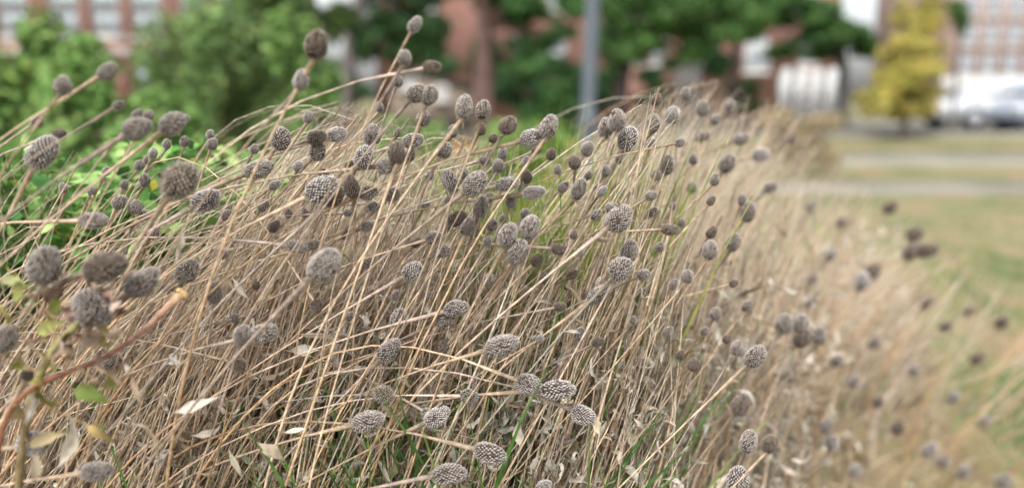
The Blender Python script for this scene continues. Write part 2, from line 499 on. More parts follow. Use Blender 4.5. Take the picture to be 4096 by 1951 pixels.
for u in (3110, 3330):
    x = ub(u, D) - fe.location.x
    MB().box((x - 0.05, 0.083, 0), (x + 0.05, 0.18, 1.5), (0.74, 0.75, 0.74)).build('post', 'painted', fe, smooth=False)
tag(fe, 'white board fence with four rounded tops beside the yellow tree', 'fence')


# parked cars
def car(name, loc, rz, paint, label):
    root = empty(name, loc, rz)
    # side section: (x, z) outline of the lower body, then the cabin above the belt line
    def loft(sections, col, nm, mat, parent):
        secs = np.array(sections); n, kk = secs.shape[0], secs.shape[1]
        V = secs.reshape(-1, 3)
        Q = [(a * kk + b, a * kk + (b + 1) % kk, (a + 1) * kk + (b + 1) % kk, (a + 1) * kk + b) for a in range(n - 1) for b in range(kk)]
        m = MB().add(V, Q=Q, col=col)
        m.add(V[:kk], T=[(0, j + 1, j) for j in range(1, kk - 1)], col=col); m.add(V[-kk:], T=[(0, j, j + 1) for j in range(1, kk - 1)], col=col)
        return m.build(nm, mat, parent)
    body = []
    for x, zb, zt, hw in ((-2.22, 0.42, 0.62, 0.66), (-2.15, 0.3, 0.82, 0.8), (-1.8, 0.24, 0.95, 0.88), (-1.0, 0.22, 0.97, 0.91), (0.3, 0.22, 0.95, 0.91), (1.0, 0.22, 0.92, 0.9), (1.7, 0.24, 0.82, 0.87), (2.1, 0.3, 0.7, 0.78), (2.22, 0.4, 0.56, 0.64)):
        body.append([(x, -hw * 0.93, zb), (x, -hw, (zb + zt) * 0.5), (x, -hw * 0.95, zt - 0.05), (x, -hw * 0.8, zt), (x, hw * 0.8, zt), (x, hw * 0.95, zt - 0.05), (x, hw, (zb + zt) * 0.5), (x, hw * 0.93, zb)])
    b = loft(body, paint, 'body', 'glossy', root)
    cabin = []
    for x, zt, hb, ht in ((-1.95, 0.96, 0.78, 0.74), (-1.35, 1.33, 0.8, 0.6), (-0.7, 1.44, 0.81, 0.6), (0.1, 1.43, 0.81, 0.6), (0.55, 1.30, 0.8, 0.6), (1.15, 0.93, 0.79, 0.72)):
        cabin.append([(x, -hb, 0.9), (x, -ht, zt), (x, -ht * 0.7, zt + 0.03), (x, ht * 0.7, zt + 0.03), (x, ht, zt), (x, hb, 0.9)])
    loft(cabin, paint, 'roof', 'glossy', root)
    for s in (-1, 1):
        for xa, xb_, xc2, xd in ((-1.55, -0.72, -0.75, -1.22), (-0.62, 0.72, 0.32, -0.62)):
            V = np.array([(xa, s * 0.815, 0.98), (xb_, s * 0.815, 0.98), (xc2, s * 0.655, 1.34), (xd, s * 0.655, 1.34)])
            V2 = V + np.array([0, s * 0.012, 0])
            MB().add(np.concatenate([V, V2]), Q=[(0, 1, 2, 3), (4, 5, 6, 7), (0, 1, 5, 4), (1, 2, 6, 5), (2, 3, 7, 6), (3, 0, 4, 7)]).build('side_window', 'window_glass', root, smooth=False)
        for xa, xb_ in ((-0.68, 0.45), (-1.7, -0.72)):
            dd = MB().box((xa, s * 0.9, 0.36), (xb_, s * 0.925, 0.86), paint).build('door', 'glossy', root, smooth=False)
            MB().box((xa + 0.08, s * 0.93, 0.76), (xa + 0.26, s * 0.95, 0.8), (0.3, 0.3, 0.3)).build('handle', 'glossy', dd, smooth=False)
        MB().box((2.08, s * 0.6 - 0.14, 0.58), (2.2, s * 0.6 + 0.14, 0.7), (0.8, 0.82, 0.85)).build('headlight', 'glossy', root, smooth=False)
        MB().box((-2.2, s * 0.6 - 0.14, 0.66), (-2.1, s * 0.6 + 0.14, 0.82), (0.4, 0.03, 0.02)).build('tail_light', 'glossy', root, smooth=False)
        for x in (-1.35, 1.38):
            wmb = MB(); prof = [(0.0, -0.1), (0.2, -0.1), (0.3, -0.1), (0.32, -0.07), (0.32, 0.07), (0.3, 0.1), (0.2, 0.1), (0.0, 0.1)]
            wo = wmb.lathe(prof, 20, (0.02, 0.02, 0.022)).build('wheel', 'painted', root)
            wo.rotation_euler = (math.pi / 2, 0, 0); wo.location = (x, s * 0.86, 0.32)
            ro = MB().lathe([(0.0, 0.115), (0.18, 0.105), (0.2, 0.095), (0.0, 0.09)], 14, (0.5, 0.5, 0.52)).build('rim', 'glossy', wo)
            ro.rotation_euler = (math.pi if s > 0 else 0, 0, 0)
    tag(root, label, 'car')
    return root


car('parked_car', (ub(3965, 24.3), 24.3, 0.008), math.radians(186), (0.50, 0.52, 0.54), 'white parked car behind the silver one, near the yellow tree')
car('parked_car', (ub(4300, 20.6), 20.6, 0.008), math.radians(183), (0.27, 0.30, 0.35), 'silver blue parked car cut off by the picture edge')


# ------------------------------------------------------------------ leaves, trees, shrubs
def leaf_cloud(n, centres, radii, size, cols, seed, flat=0.0):
    """n bent leaf-shaped faces spread through blobs; returns V, T, C"""
    g = np.random.default_rng(seed)
    centres = np.asarray(centres, float); radii = np.asarray(radii, float)
    if radii.ndim == 1: radii = np.repeat(radii[:, None], 3, 1)
    wgt = np.prod(radii, 1); wgt /= wgt.sum()
    b = g.choice(len(centres), n, p=wgt)
    d = g.normal(size=(n, 3)); d /= np.linalg.norm(d, axis=1)[:, None]
    rr = g.random(n) ** 0.45
    P = centres[b] + d * rr[:, None] * radii[b]
    nrm = d + g.normal(size=(n, 3)) * 0.7 + np.array([0, 0, 0.6]); nrm /= np.linalg.norm(nrm, axis=1)[:, None]
    ax = g.normal(size=(n, 3)); ax -= (ax * nrm).sum(1)[:, None] * nrm; ax /= np.linalg.norm(ax, axis=1)[:, None]
    sd = np.cross(nrm, ax)
    s = size * g.uniform(0.6, 1.3, n)[:, None]
    V = np.stack([P - ax * s * 0.5, P + sd * s * 0.3 - ax * s * 0.05 + nrm * s * 0.08, P + ax * s * 0.5 - nrm * s * 0.1, P - sd * s * 0.3 - ax * s * 0.05 + nrm * s * 0.08], 1).reshape(-1, 3)
    i = np.arange(n)[:, None] * 4
    T = np.concatenate([i + np.array([[0, 1, 2]]), i + np.array([[0, 2, 3]])])
    cols = np.asarray(cols, float)
    blobtone = g.uniform(0.82, 1.18, len(centres))
    c = cols[g.integers(0, len(cols), n)] * blobtone[b][:, None] * g.uniform(0.75, 1.25, (n, 1))
    return V, T, np.repeat(c, 4, 0)


def tree(name, base, h, crown_blobs, r0, trunk_pts, cols, n, size, label, seed, bark=(0.09, 0.07, 0.06), nlimb=6):
    g = np.random.default_rng(seed)
    root = empty(name, base)
    tp = np.array(trunk_pts, float)
    t = np.linspace(0, 1, len(tp))
    MB().tube(np.stack([np.interp(np.linspace(0, 1, 12), t, tp[:, i]) for i in range(3)], 1), np.linspace(r0, r0 * 0.45, 12), 9, bark).build('trunk', 'bark', root)
    for i in range(nlimb):
        c, r = crown_blobs[g.integers(len(crown_blobs))]
        s = tp[-1] * 0.65 + tp[0] * 0.35 if i % 2 else tp[-1]
        e = np.array(c) + g.normal(size=3) * np.array(r) * 0.3
        p1 = s + (e - s) * 0.4 + np.array([0, 0, 0.15 * h * 0.3])
        MB().tube(bez(s, p1, (p1 + e) / 2, e, 8), np.linspace(r0 * 0.4, r0 * 0.08, 8), 6, bark).build('limb', 'bark', root)
    V, T, C = leaf_cloud(n, [b[0] for b in crown_blobs], [b[1] for b in crown_blobs], size, cols, seed + 1)
    MB().add(V, T=T, col=C).build('crown', 'tree_leaf', root, smooth=False)
    tag(root, label, 'tree')
    return root


def blobs_px(lst, d, bx, by):
    """crown blobs given as picture u, v, half width, half height at distance d"""
    out = []
    for u, v, ru, rv in lst:
        s = d / FPX
        g = np.random.default_rng(int(abs(u) * 7 + abs(v)))
        for _ in range(9):
            o = g.normal(size=3); o /= np.linalg.norm(o); o *= g.uniform(0.3, 0.85)
            k = g.uniform(0.28, 0.5)
            out.append(((ub(u, d) - bx + o[0] * ru * s, o[1] * ru * s * 0.8, vb(v, d) + o[2] * rv * s), (ru * s * k, ru * s * k, rv * s * k)))
    return out


GREEN = [(0.06, 0.14, 0.03), (0.08, 0.18, 0.04), (0.05, 0.11, 0.03), (0.11, 0.20, 0.05)]
DARK = [(0.028, 0.065, 0.02), (0.04, 0.095, 0.025), (0.03, 0.07, 0.03)]
MIDG = [(0.06, 0.15, 0.04), (0.05, 0.12, 0.04), (0.09, 0.19, 0.055)]

D = 14.0; bx = ub(1050, D)
tree('dark_tree', (bx, D, 0), 6, blobs_px([(1180, 30, 190, 150), (1330, 90, 140, 120), (900, -60, 160, 100), (1250, 180, 130, 70)], D, bx, D), 0.22,
     [(0, 0, 0), (0.02, 0, 1.2), (-0.05, 0, 2.4), (0.05, 0, 3.3)], [(0.07, 0.13, 0.03), (0.06, 0.10, 0.03), (0.09, 0.13, 0.04)], 5000, 0.13,
     'tree with dark trunk and olive leaves at the hall corner', 31, bark=(0.035, 0.03, 0.03))
D = 17.0; bx = ub(1425, D)
tree('leaning_tree', (bx - 0.25, D, 0), 6, blobs_px([(1560, 60, 170, 130), (1720, 130, 150, 120), (1500, 200, 150, 80), (1640, -40, 220, 100), (1640, 210, 120, 60)], D, bx - 0.25, D), 0.2,
     [(0, 0, 0), (0.1, 0, 1.2), (0.3, 0, 2.4), (0.5, 0, 3.2)], DARK + GREEN[:1], 8000, 0.13,
     'tree with pale grey leaning trunk and deep green leaves above the shed', 32, bark=(0.16, 0.145, 0.14))
D = 15.5; bx = ub(1940, D)
tree('brown_trunk_tree', (bx, D, 0), 6, blobs_px([(2090, 50, 150, 90), (1960, -30, 200, 80), (2110, 270, 150, 60), (2220, 150, 110, 90), (2230, 380, 110, 60), (2080, 180, 90, 50), (2250, 20, 130, 90)], D, bx, D), 0.24,
     [(0, 0, 0), (-0.02, 0, 1.2), (0.02, 0, 2.4), (0.0, 0, 3.4)], MIDG, 8000, 0.12,
     'tree with thick reddish brown trunk between shed and lamp post', 33, bark=(0.13, 0.085, 0.075))
D = 18.0; bx = ub(2470, D)
tree('slanting_tree', (bx - 0.05, D, 0), 6, blobs_px([(2480, 40, 150, 120), (2560, 200, 140, 70), (2440, 220, 100, 80), (2700, 60, 190, 130), (2860, 100, 180, 120), (2680, 220, 120, 60)], D, bx - 0.05, D), 0.2,
     [(0, 0, 0), (0.06, 0, 0.8), (0.22, 0, 1.9), (0.3, 0, 3.2)], GREEN, 12000, 0.13,
     'tree with slanting dark trunk just past the lamp post', 34, bark=(0.045, 0.035, 0.035))
D = 22.0; bx = ub(2915, D)
tree('slim_tree', (bx, D, 0), 6, blobs_px([(2930, 30, 220, 100), (3010, 90, 160, 70), (2780, -20, 200, 100)], D, bx, D), 0.13,
     [(0, 0, 0), (0.02, 0, 1.2), (0.08, 0, 2.4), (0.1, 0, 3.6)], GREEN + MIDG, 8000, 0.14,
     'slim dark trunked tree in front of the arched white window', 35, bark=(0.06, 0.045, 0.045))
D = 19.0; bx = ub(3352, D)
tree('spreading_tree', (bx, D, 0), 6, blobs_px([(3180, 60, 150, 90), (3300, 170, 190, 75), (3130, 190, 110, 60), (3440, 190, 90, 50), (3050, 20, 120, 80)], D, bx, D), 0.17,
     [(0, 0, 0), (0.0, 0, 0.9), (-0.05, 0, 1.7), (-0.25, 0, 2.6)], DARK + GREEN, 11000, 0.14,
     'spreading dark green tree beside the white fence', 36, bark=(0.10, 0.095, 0.09))
for k, (u, v, ru, rv, lab) in enumerate(((1330, 330, 150, 110, 'dark evergreen bush behind the topmost seed heads'), (1700, 190, 170, 120, 'broad dark evergreen rising behind the shed roof'), (2400, 330, 70, 90, 'narrow evergreen bush hidden behind the lamp post'), (2480, 120, 130, 130, 'tall dark evergreen right behind the lamp post'), (2780, 190, 120, 110, 'dark evergreen above the utility cabinet'), (2080, 300, 130, 130, 'deep green evergreen bush behind the brown trunked tree'), (2260, 330, 110, 120, 'evergreen bush just before the lamp post'),
        (2590, 330, 80, 70, 'low evergreen bush past the slanting trunk'), (2960, 360, 90, 60, 'low evergreen bush below the arched window'), (1930, 250, 80, 150, 'narrow dark evergreen beside the brown trunk'))):
    D = 25.0; bx = ub(u, D)
    tree('evergreen_bush', (bx, D, 0), 3, blobs_px([(u, v, ru, rv), (u + 20, v + 60, ru, rv * 0.7)], D, bx, D), 0.06, [(0, 0, 0), (0, 0, 0.6), (0.02, 0, 1.3)], DARK + MIDG[:1], 4200, 0.16, lab, 240 + k, nlimb=4)
D = 17.0; bx = ub(3600, D)
YEL = [(0.56, 0.44, 0.10), (0.50, 0.43, 0.11), (0.42, 0.40, 0.10), (0.58, 0.43, 0.13), (0.32, 0.34, 0.08)]
tree('yellow_tree', (bx, D, 0), 4, blobs_px([(3600, 290, 195, 110), (3630, 60, 115, 130), (3530, 390, 130, 90), (3680, 390, 110, 90), (3610, 440, 110, 50), (3600, 180, 150, 110), (3560, 250, 120, 100)], D, bx, D), 0.08,
     [(0, 0, 0), (0.02, 0, 0.6), (0, 0, 1.3), (0.03, 0, 2.4)], YEL + [(0.30, 0.34, 0.10)], 7500, 0.12,
     'small golden yellow autumn tree in front of the pale building', 37, bark=(0.13, 0.11, 0.09), nlimb=8)
D = 21.0; bx = ub(3790, D)
tree('thin_green_tree', (bx, D, 0), 5, blobs_px([(3770, 60, 60, 70), (3790, 110, 45, 40)], D, bx, D), 0.06,
     [(0, 0, 0), (0, 0, 1.2), (0, 0, 2.8)], GREEN, 700, 0.13, 'thin green tree behind the yellow one', 38)


def shrub(name, u, v, d, ru, rv, n, size, cols, label, seed, base_d=None):
    """leafy shrub: blobs packed between the ground and the outline given in the picture"""
    g = np.random.default_rng(seed)
    top = at(u, v - rv, d); c = at(u, v, d); hw = ru * d / FPX
    gz = float(bed_height(c[0], c[1]))
    root = empty(name, (c[0], c[1], gz))
    hgt = top[2] - gz
    cs, rs = [], []
    for i in range(14):
        a = g.uniform(0, 2 * math.pi); q = g.uniform(0, 1) ** 0.5
        z = g.uniform(0.25, 0.9) * hgt
        cs.append((q * hw * 0.7 * math.cos(a), q * min(hw, 0.9) * 0.6 * math.sin(a), z)); rs.append((hw * g.uniform(0.25, 0.42), min(hw, 0.9) * 0.35, hgt * g.uniform(0.14, 0.24)))
    V, T, C = leaf_cloud(n, cs, rs, size, cols, seed)
    V[:, 2] = np.maximum(V[:, 2], 0.01)
    MB().add(V, T=T, col=C).build('foliage', 'green_leaf', root, smooth=False)
    for i in range(7):
        e = np.array(cs[i]); s = np.array([e[0] * 0.15, e[1] * 0.15, 0])
        MB().tube(bez(s, s + (0, 0, hgt * 0.3), e * 0.8, e, 7), np.linspace(0.007, 0.002, 7), 5, (0.12, 0.11, 0.05)).build('branch', 'bark', root)
    tag(root, label, 'shrub', 'green shrubs behind the flower bed')


LG = [(0.15, 0.27, 0.075), (0.20, 0.33, 0.10), (0.12, 0.22, 0.06), (0.27, 0.38, 0.13)]
shrub('green_shrub', 40, 240, 3.2, 330, 340, 8000, 0.05, LG + [(0.2, 0.28, 0.06)], 'light green shrub at the picture edge below the brick hall', 51)
shrub('green_shrub', 440, 400, 2.9, 380, 220, 9000, 0.05, LG, 'low light green shrub under the tall white windows', 52)
shrub('green_shrub', 850, 270, 4.4, 340, 300, 9500, 0.05, [(0.19, 0.31, 0.11), (0.24, 0.36, 0.14), (0.17, 0.27, 0.10), (0.26, 0.34, 0.12)], 'rounded mid green shrub behind the upright blurred seed head', 53)
shrub('green_shrub', 1230, 260, 3.6, 190, 200, 3600, 0.045, LG, 'small bright green shrub just behind the topmost seed heads', 54)
shrub('green_shrub', 2170, 430, 7.5, 170, 80, 2000, 0.07, DARK + MIDG, 'dark green low shrub beside the lamp post', 55)
shrub('dry_grass_clump', 3190, 490, 9.0, 190, 60, 1800, 0.09, [(0.56, 0.44, 0.3), (0.48, 0.38, 0.25), (0.40, 0.36, 0.2)], 'dry tan grass clump in front of the white fence', 58)
shrub('green_shrub', 1600, 545, 3.3, 260, 60, 2200, 0.04, LG, 'low bright green plants at the back of the bed below the shed', 56)
shrub('green_shrub', 2080, 560, 3.5, 280, 60, 2200, 0.04, LG + [(0.28, 0.34, 0.06)], 'low yellowish green plants at the back of the bed by the lamp post', 57)


# broad leaves of the low green plants growing through the bed on the left: nobody could count them
def blade_leaf(L, Wd, curl, twist, fold, g, nseg=8, lobed=False, ragged=0.0):
    """leaf blade along +x, three vertices across; curls upward and twists"""
    t = np.linspace(0, 1, nseg + 1)
    wid = Wd * np.clip(np.sin(np.pi * t ** 0.75), 0.03, 1) * (1 - 0.25 * t)
    if ragged: wid = wid * (1 + g.normal(size=nseg + 1) * ragged)
    if lobed: wid = wid * (1 + 0.18 * np.sign(np.sin(t * 30)))
    ang = curl * t ** 1.4
    dx = np.cumsum(np.concatenate([[0], np.cos((ang[1:] + ang[:-1]) / 2)])) * L / nseg
    dz = np.cumsum(np.concatenate([[0], np.sin((ang[1:] + ang[:-1]) / 2)])) * L / nseg
    P = np.stack([dx, 0.12 * L * np.sin(2.2 * t + g.uniform(0, 6)) * t, dz], 1)
    tw = twist * t
    nx, nz = -np.sin(ang), np.cos(ang)
    up = np.stack([nx, np.zeros_like(t), nz], 1); sd = np.array([0, 1.0, 0])
    side = np.cos(tw)[:, None] * sd + np.sin(tw)[:, None] * up
    nup = np.cos(tw)[:, None] * up - np.sin(tw)[:, None] * sd
    A = P + side * wid[:, None] * 0.5 * math.cos(fold) + nup * wid[:, None] * 0.5 * math.sin(fold)
    B = P - side * wid[:, None] * 0.5 * math.cos(fold) + nup * wid[:, None] * 0.5 * math.sin(fold)
    V = np.stack([A, P, B], 1).reshape(-1, 3)
    i = np.arange(nseg)[:, None] * 3
    Q = np.concatenate([i + np.array([[0, 3, 4, 1]]), i + np.array([[1, 4, 5, 2]])])
    return V, Q


def rot_rand(g, n, up_bias=None):
    """n random rotation matrices"""
    q = g.normal(size=(n, 4)); q /= np.linalg.norm(q, axis=1)[:, None]
    w, x, y, z = q.T
    return np.stack([np.stack([1 - 2 * (y * y + z * z), 2 * (x * y - w * z), 2 * (x * z + w * y)], -1),
                     np.stack([2 * (x * y + w * z), 1 - 2 * (x * x + z * z), 2 * (y * z - w * x)], -1),
                     np.stack([2 * (x * z - w * y), 2 * (y * z + w * x), 1 - 2 * (x * x + y * y)], -1)], 1)


def yaw_pitch(g, n, pmin, pmax):
    a = g.uniform(0, 2 * math.pi, n); p = g.uniform(pmin, pmax, n); r = g.normal(size=n) * 0.5
    ca, sa, cp, sp, cr, sr = np.cos(a), np.sin(a), np.cos(p), np.sin(p), np.cos(r), np.sin(r)
    X = np.stack([ca * cp, sa * cp, sp], 1); Y0 = np.stack([-sa, ca, 0 * a], 1); Z0 = np.cross(X, Y0)
    Y = Y0 * cr[:, None] + Z0 * sr[:, None]; Z = np.cross(X, Y)
    return np.stack([X, Y, Z], 2)


def scatter(m, protos, P, Rm, S, C):
    """instance prototype leaves (V, Q) at P with rotations and scales into the mesh builder"""
    idx = np.arange(len(P)) % len(protos)
    for k, (V, Q) in enumerate(protos):
        w = np.where(idx == k)[0]
        if not len(w): continue
        X = np.einsum('nij,vj->nvi', Rm[w], V) * S[w][:, None, None] + P[w][:, None, :]
        nv = len(V)
        QQ = (np.arange(len(w))[:, None, None] * nv + Q[None]).reshape(-1, Q.shape[1])
        m.add(X.reshape(-1, 3), Q=QQ, col=np.repeat(C[w], nv, 0))


gl = np.random.default_rng(5)
green_protos = [blade_leaf(1.0, 0.62, gl.uniform(-0.6, 0.5), gl.uniform(-0.4, 0.4), gl.uniform(0.1, 0.4), gl, 6, True) for _ in range(6)]


def left_cover():
    g = np.random.default_rng(71)
    n = 10500
    u = g.uniform(-350, 1180, n); d = 0.84 + 1.5 * g.random(n) ** 1.4
    v = 480 + (g.random(n) ** 0.7) * 760
    top = 540 + 260 * g.random(n) ** 1.5
    keep = (v > top + 60 * np.sin(u * 0.006) + np.maximum(0, u - 700) * 0.28) & (v < 1250 - np.maximum(0, u) * 0.35)
    P = np.stack([at(a, b, c) for a, b, c in zip(u, v, d)])
    keep &= P[:, 2] > 0.27
    P = P[keep]; n = len(P)
    C = np.array(LG + [(0.06, 0.15, 0.03), (0.04, 0.11, 0.025), (0.04, 0.10, 0.03)])[g.integers(0, 7, n)] * g.uniform(0.75, 1.3, (n, 1))
    y = g.random(n) < 0.02; C *= 1.35; C[y] = (0.45, 0.42, 0.05)
    m = MB(); scatter(m, green_protos, P, yaw_pitch(g, n, -0.7, 0.9), g.uniform(0.014, 0.034, n), C)
    # thin stems carrying the leaves
    w = g.choice(n, 500, replace=False)
    for i in w:
        b = np.array([P[i][0] + g.normal() * 0.05, P[i][1] + g.normal() * 0.05, bed_height(P[i][0], P[i][1])])
        m.tube(bez(b, b + (0, 0, 0.2), P[i] - (0, 0, 0.1), P[i], 5), 0.0012, 4, (0.09, 0.15, 0.04), cap=False)
    tag(m.build('ground_cover', 'green_leaf'), 'broad leaved green ground cover filling the left of the bed', 'ground cover', kind='stuff')


left_cover()


# ------------------------------------------------------------------ coneflower parts
def make_head(seed, n=290, fuzzy=False):
    """unit seed head: base at the origin, tip at z = 1, radius 0.5; returns core and scale meshes"""
    g = np.random.default_rng(seed)
    lean = g.normal(size=2) * 0.03
    fat, ph, pk = g.uniform(1.85, 2.3), g.uniform(0, 6.28), g.uniform(0.36, 0.46)
    def rad(z):
        return 0.5 * np.clip(1 - np.abs((z - pk) / np.where(z < pk, pk, 1 - pk)) ** fat, 0, 1) ** 0.5
    zz = np.concatenate([[0.0], np.linspace(0.015, 0.985, 16), [1.0]])
    core = MB().lathe([(float(rad(z)) * 0.93 + 0.002, z) for z in zz], 18, (0.045, 0.032, 0.025))
    def warp(V):
        V = np.array(V, float); th = np.arctan2(V[:, 1], V[:, 0])
        k = 1 + 0.07 * np.sin(2 * th + ph) + 0.05 * np.sin(3 * th + 5 * V[:, 2] + ph * 2)
        V[:, 0] *= k; V[:, 1] *= k
        V[:, 0] += 0.10 * math.sin(ph) * V[:, 2] ** 2; V[:, 1] += 0.10 * math.cos(ph) * V[:, 2] ** 2
        return V
    core.V = [warp(v) for v in core.V]
    # area-even spiral
    zf = np.linspace(0.0, 1.0, 800); r = rad(zf); ds = np.sqrt(np.gradient(r) ** 2 + np.gradient(zf) ** 2); area = np.cumsum(r * ds); area /= area[-1]
    i = np.arange(n); z = np.interp((i + 0.5) / n, area, zf); th = i * 2.39996323 + g.normal(size=n) * 0.03
    rr = rad(z) * 0.93
    dr = (rad(z + 0.01) - rad(z - 0.01)) / 0.02
    N = np.stack([np.cos(th), np.sin(th), -dr], 1); N /= np.linalg.norm(N, axis=1)[:, None]
    P = np.stack([rr * np.cos(th), rr * np.sin(th), z], 1)
    Tn = np.stack([-np.sin(th), np.cos(th), 0 * th], 1); B = np.cross(N, Tn)
    upt = 0.35
    bald = g.normal(size=3); bald /= np.linalg.norm(bald)
    Pn = (P - np.array([0, 0, 0.5])); Pn /= np.linalg.norm(Pn, axis=1)[:, None]
    lost = (Pn @ bald > g.uniform(0.86, 1.25)) & (g.random(n) < 0.8) | (g.random(n) < 0.03)
    s = 0.0325 * (0.8 + 0.5 * np.clip(rr / 0.46, 0.2, 1)) * g.uniform(0.88, 1.12, n)
    out = g.uniform(0.04, 0.07, n) * (1.4 if fuzzy else 1.0) * np.where(lost, 0.12, 1.0)
    B = B + g.normal(size=(n, 3)) * 0.12; Tn = Tn + g.normal(size=(n, 3)) * 0.08
    m = MB()
    tipc = np.where(lost[:, None] | (g.random((n, 1)) < 0.08), 0.35, 1.0) * g.uniform(0.72, 1.15, (n, 1))
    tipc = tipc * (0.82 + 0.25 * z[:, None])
    base_q, top_q = [], []
    for a, b in ((-1, -1), (1, -1), (1, 1), (-1, 1)):
        base_q.append(P + (Tn * a * 0.62 + B * b * 0.85) * s[:, None] - N * 0.01)
        top_q.append(P + (Tn * a * 0.42 + B * (b * 0.5 + upt)) * s[:, None] + N * out[:, None])
    tip = P + B * (upt + 0.25) * s[:, None] + N * (out * 1.22)[:, None]
    V = np.stack(base_q + top_q + [tip], 1).reshape(-1, 3)
    k = np.arange(n)[:, None] * 9
    Q = np.concatenate([k + np.array([[0, 1, 5, 4]]), k + np.array([[1, 2, 6, 5]]), k + np.array([[2, 3, 7, 6]]), k + np.array([[3, 0, 4, 7]])])
    T = np.concatenate([k + np.array([[4, 5, 8]]), k + np.array([[5, 6, 8]]), k + np.array([[6, 7, 8]]), k + np.array([[7, 4, 8]])])
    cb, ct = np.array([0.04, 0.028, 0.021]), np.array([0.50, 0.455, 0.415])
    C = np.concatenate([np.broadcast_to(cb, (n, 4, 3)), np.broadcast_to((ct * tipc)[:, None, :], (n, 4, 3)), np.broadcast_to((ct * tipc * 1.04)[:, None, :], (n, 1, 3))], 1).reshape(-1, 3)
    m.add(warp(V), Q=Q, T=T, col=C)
    if fuzzy:
        nf = 1500
        j = g.integers(0, n, nf)
        p = P[j] + N[j] * 0.03 + g.normal(size=(nf, 3)) * 0.03
        dv = N[j] + g.normal(size=(nf, 3)) * 0.7 + np.array([0, 0, 0.2]); dv /= np.linalg.norm(dv, axis=1)[:, None]
        sd = np.cross(dv, g.normal(size=(nf, 3))); sd /= np.linalg.norm(sd, axis=1)[:, None]
        L = g.uniform(0.08, 0.2, nf)[:, None]
        V = np.stack([p - sd * 0.008, p + sd * 0.008, p + dv * L], 1).reshape(-1, 3)
        m.add(V, T=np.arange(nf * 3).reshape(-1, 3), col=np.repeat(np.array([0.5, 0.46, 0.42]) * g.uniform(0.6, 1.2, (nf, 1)), 3, 0))
    return core, m


def tinted(mb, f, add=(0, 0, 0)):
    o = MB(); o.V, o.Q, o.T, o.n = mb.V, mb.Q, mb.T, mb.n
    o.C = [np.clip(c * np.asarray(f) + np.asarray(add), 0, 0.9) for c in mb.C]
    return o


HEADS = {}
for tone, f in (('pale', (1.28, 1.31, 1.36)), ('grey', (1.04, 1.03, 1.03)), ('dark', (0.66, 0.6, 0.55))):
    HEADS[tone] = []
    for k in range(8):
        core, sc = make_head(100 + k, 265 + 16 * k)
        HEADS[tone].append((core.mesh('seed_head', 'scale_chaff'), tinted(sc, f).mesh('scales', 'scale_chaff', smooth=False)))
core, sc = make_head(140, 260, True)
HEADS['fuzzy'] = [(core.mesh('seed_head', 'scale_chaff'), tinted(sc, (0.95, 0.9, 0.82)).mesh('scales', 'scale_chaff', smooth=False))]
core, sc = make_head(141, 260, True)
HEADS['fuzzy'].append((core.mesh('seed_head', 'scale_chaff'), tinted(sc, (1.2, 1.2, 1.18)).mesh('scales', 'scale_chaff', smooth=False)))
BRACTS = []
for k in range(4):
    g = np.random.default_rng(200 + k); m = MB()
    for i in range(9):
        V, Q = blade_leaf(g.uniform(0.28, 0.6), 0.09, g.uniform(0.6, 2.6) * (1 if g.random() < 0.6 else -1), g.uniform(-1, 1), 0.3, g, 5)
        a = i * 2 * math.pi / 9 + g.normal() * 0.2; p = g.uniform(-1.2, 0.1)
        X = np.array([math.cos(a) * math.cos(p), math.sin(a) * math.cos(p), math.sin(p)]); Y = np.array([-math.sin(a), math.cos(a), 0]); Z = np.cross(X, Y)
        m.add(V @ np.stack([X, Y, Z]) + X * 0.1 + np.array([0, 0, 0.04]), Q=Q, col=np.array([0.36, 0.29, 0.22]) * g.uniform(0.7, 1.3))
    m.add(*[None, None] if False else (np.zeros((1, 3)),))
    BRACTS.append(m.mesh('bracts', 'dry_leaf'))
gd = np.random.default_rng(9)
DRY = [blade_leaf(1.0, gd.uniform(0.16, 0.34), gd.uniform(-3.2, 3.2), gd.uniform(-4, 4), gd.uniform(0.2, 0.9), gd, 10) for _ in range(14)]
CURLY = [blade_leaf(1.0, gd.uniform(0.12, 0.26), gd.choice([-1, 1]) * gd.uniform(0.6, 5.5), gd.uniform(-6, 6), gd.uniform(0.3, 1.1), gd, 12, ragged=0.3) for _ in range(24)]
DRYCOL = np.array([(0.60, 0.53, 0.42), (0.70, 0.64, 0.54), (0.50, 0.41, 0.30), (0.64, 0.59, 0.51), (0.40, 0.31, 0.21), (0.58, 0.55, 0.48)])
DRY_MESH = []
for k in range(14):
    V, Q = DRY[k]
    DRY_MESH.append(MB().add(V, Q=Q, col=DRYCOL[k % 6]).mesh('leaf', 'dry_leaf'))


def stalk_colors(n, g, warm=None):
    """colour along a stalk from root (warm brown) to tip (pale tan)"""
    t = np.linspace(0, 1, n)[:, None]
    w = g.uniform(0, 1) if warm is None else warm
    k = g.uniform(0.6, 1.25)
    root = np.array([0.40, 0.24, 0.125]) * g.uniform(0.7, 1.25)
    midc = (np.array([0.52, 0.34, 0.19]) if g.random() < 0.55 else np.array([0.52, 0.40, 0.285])) * k
    tipc = (np.array([0.50, 0.385, 0.28]) if w < 0.6 else np.array([0.46, 0.37, 0.315])) * k
    if g.random() < 0.10: root = midc = tipc = np.array([0.50, 0.44, 0.37]) * k
    c = np.where(t < 0.55, root + (midc - root) * t / 0.55, midc + (tipc - midc) * (t - 0.55) / 0.45)
    return c


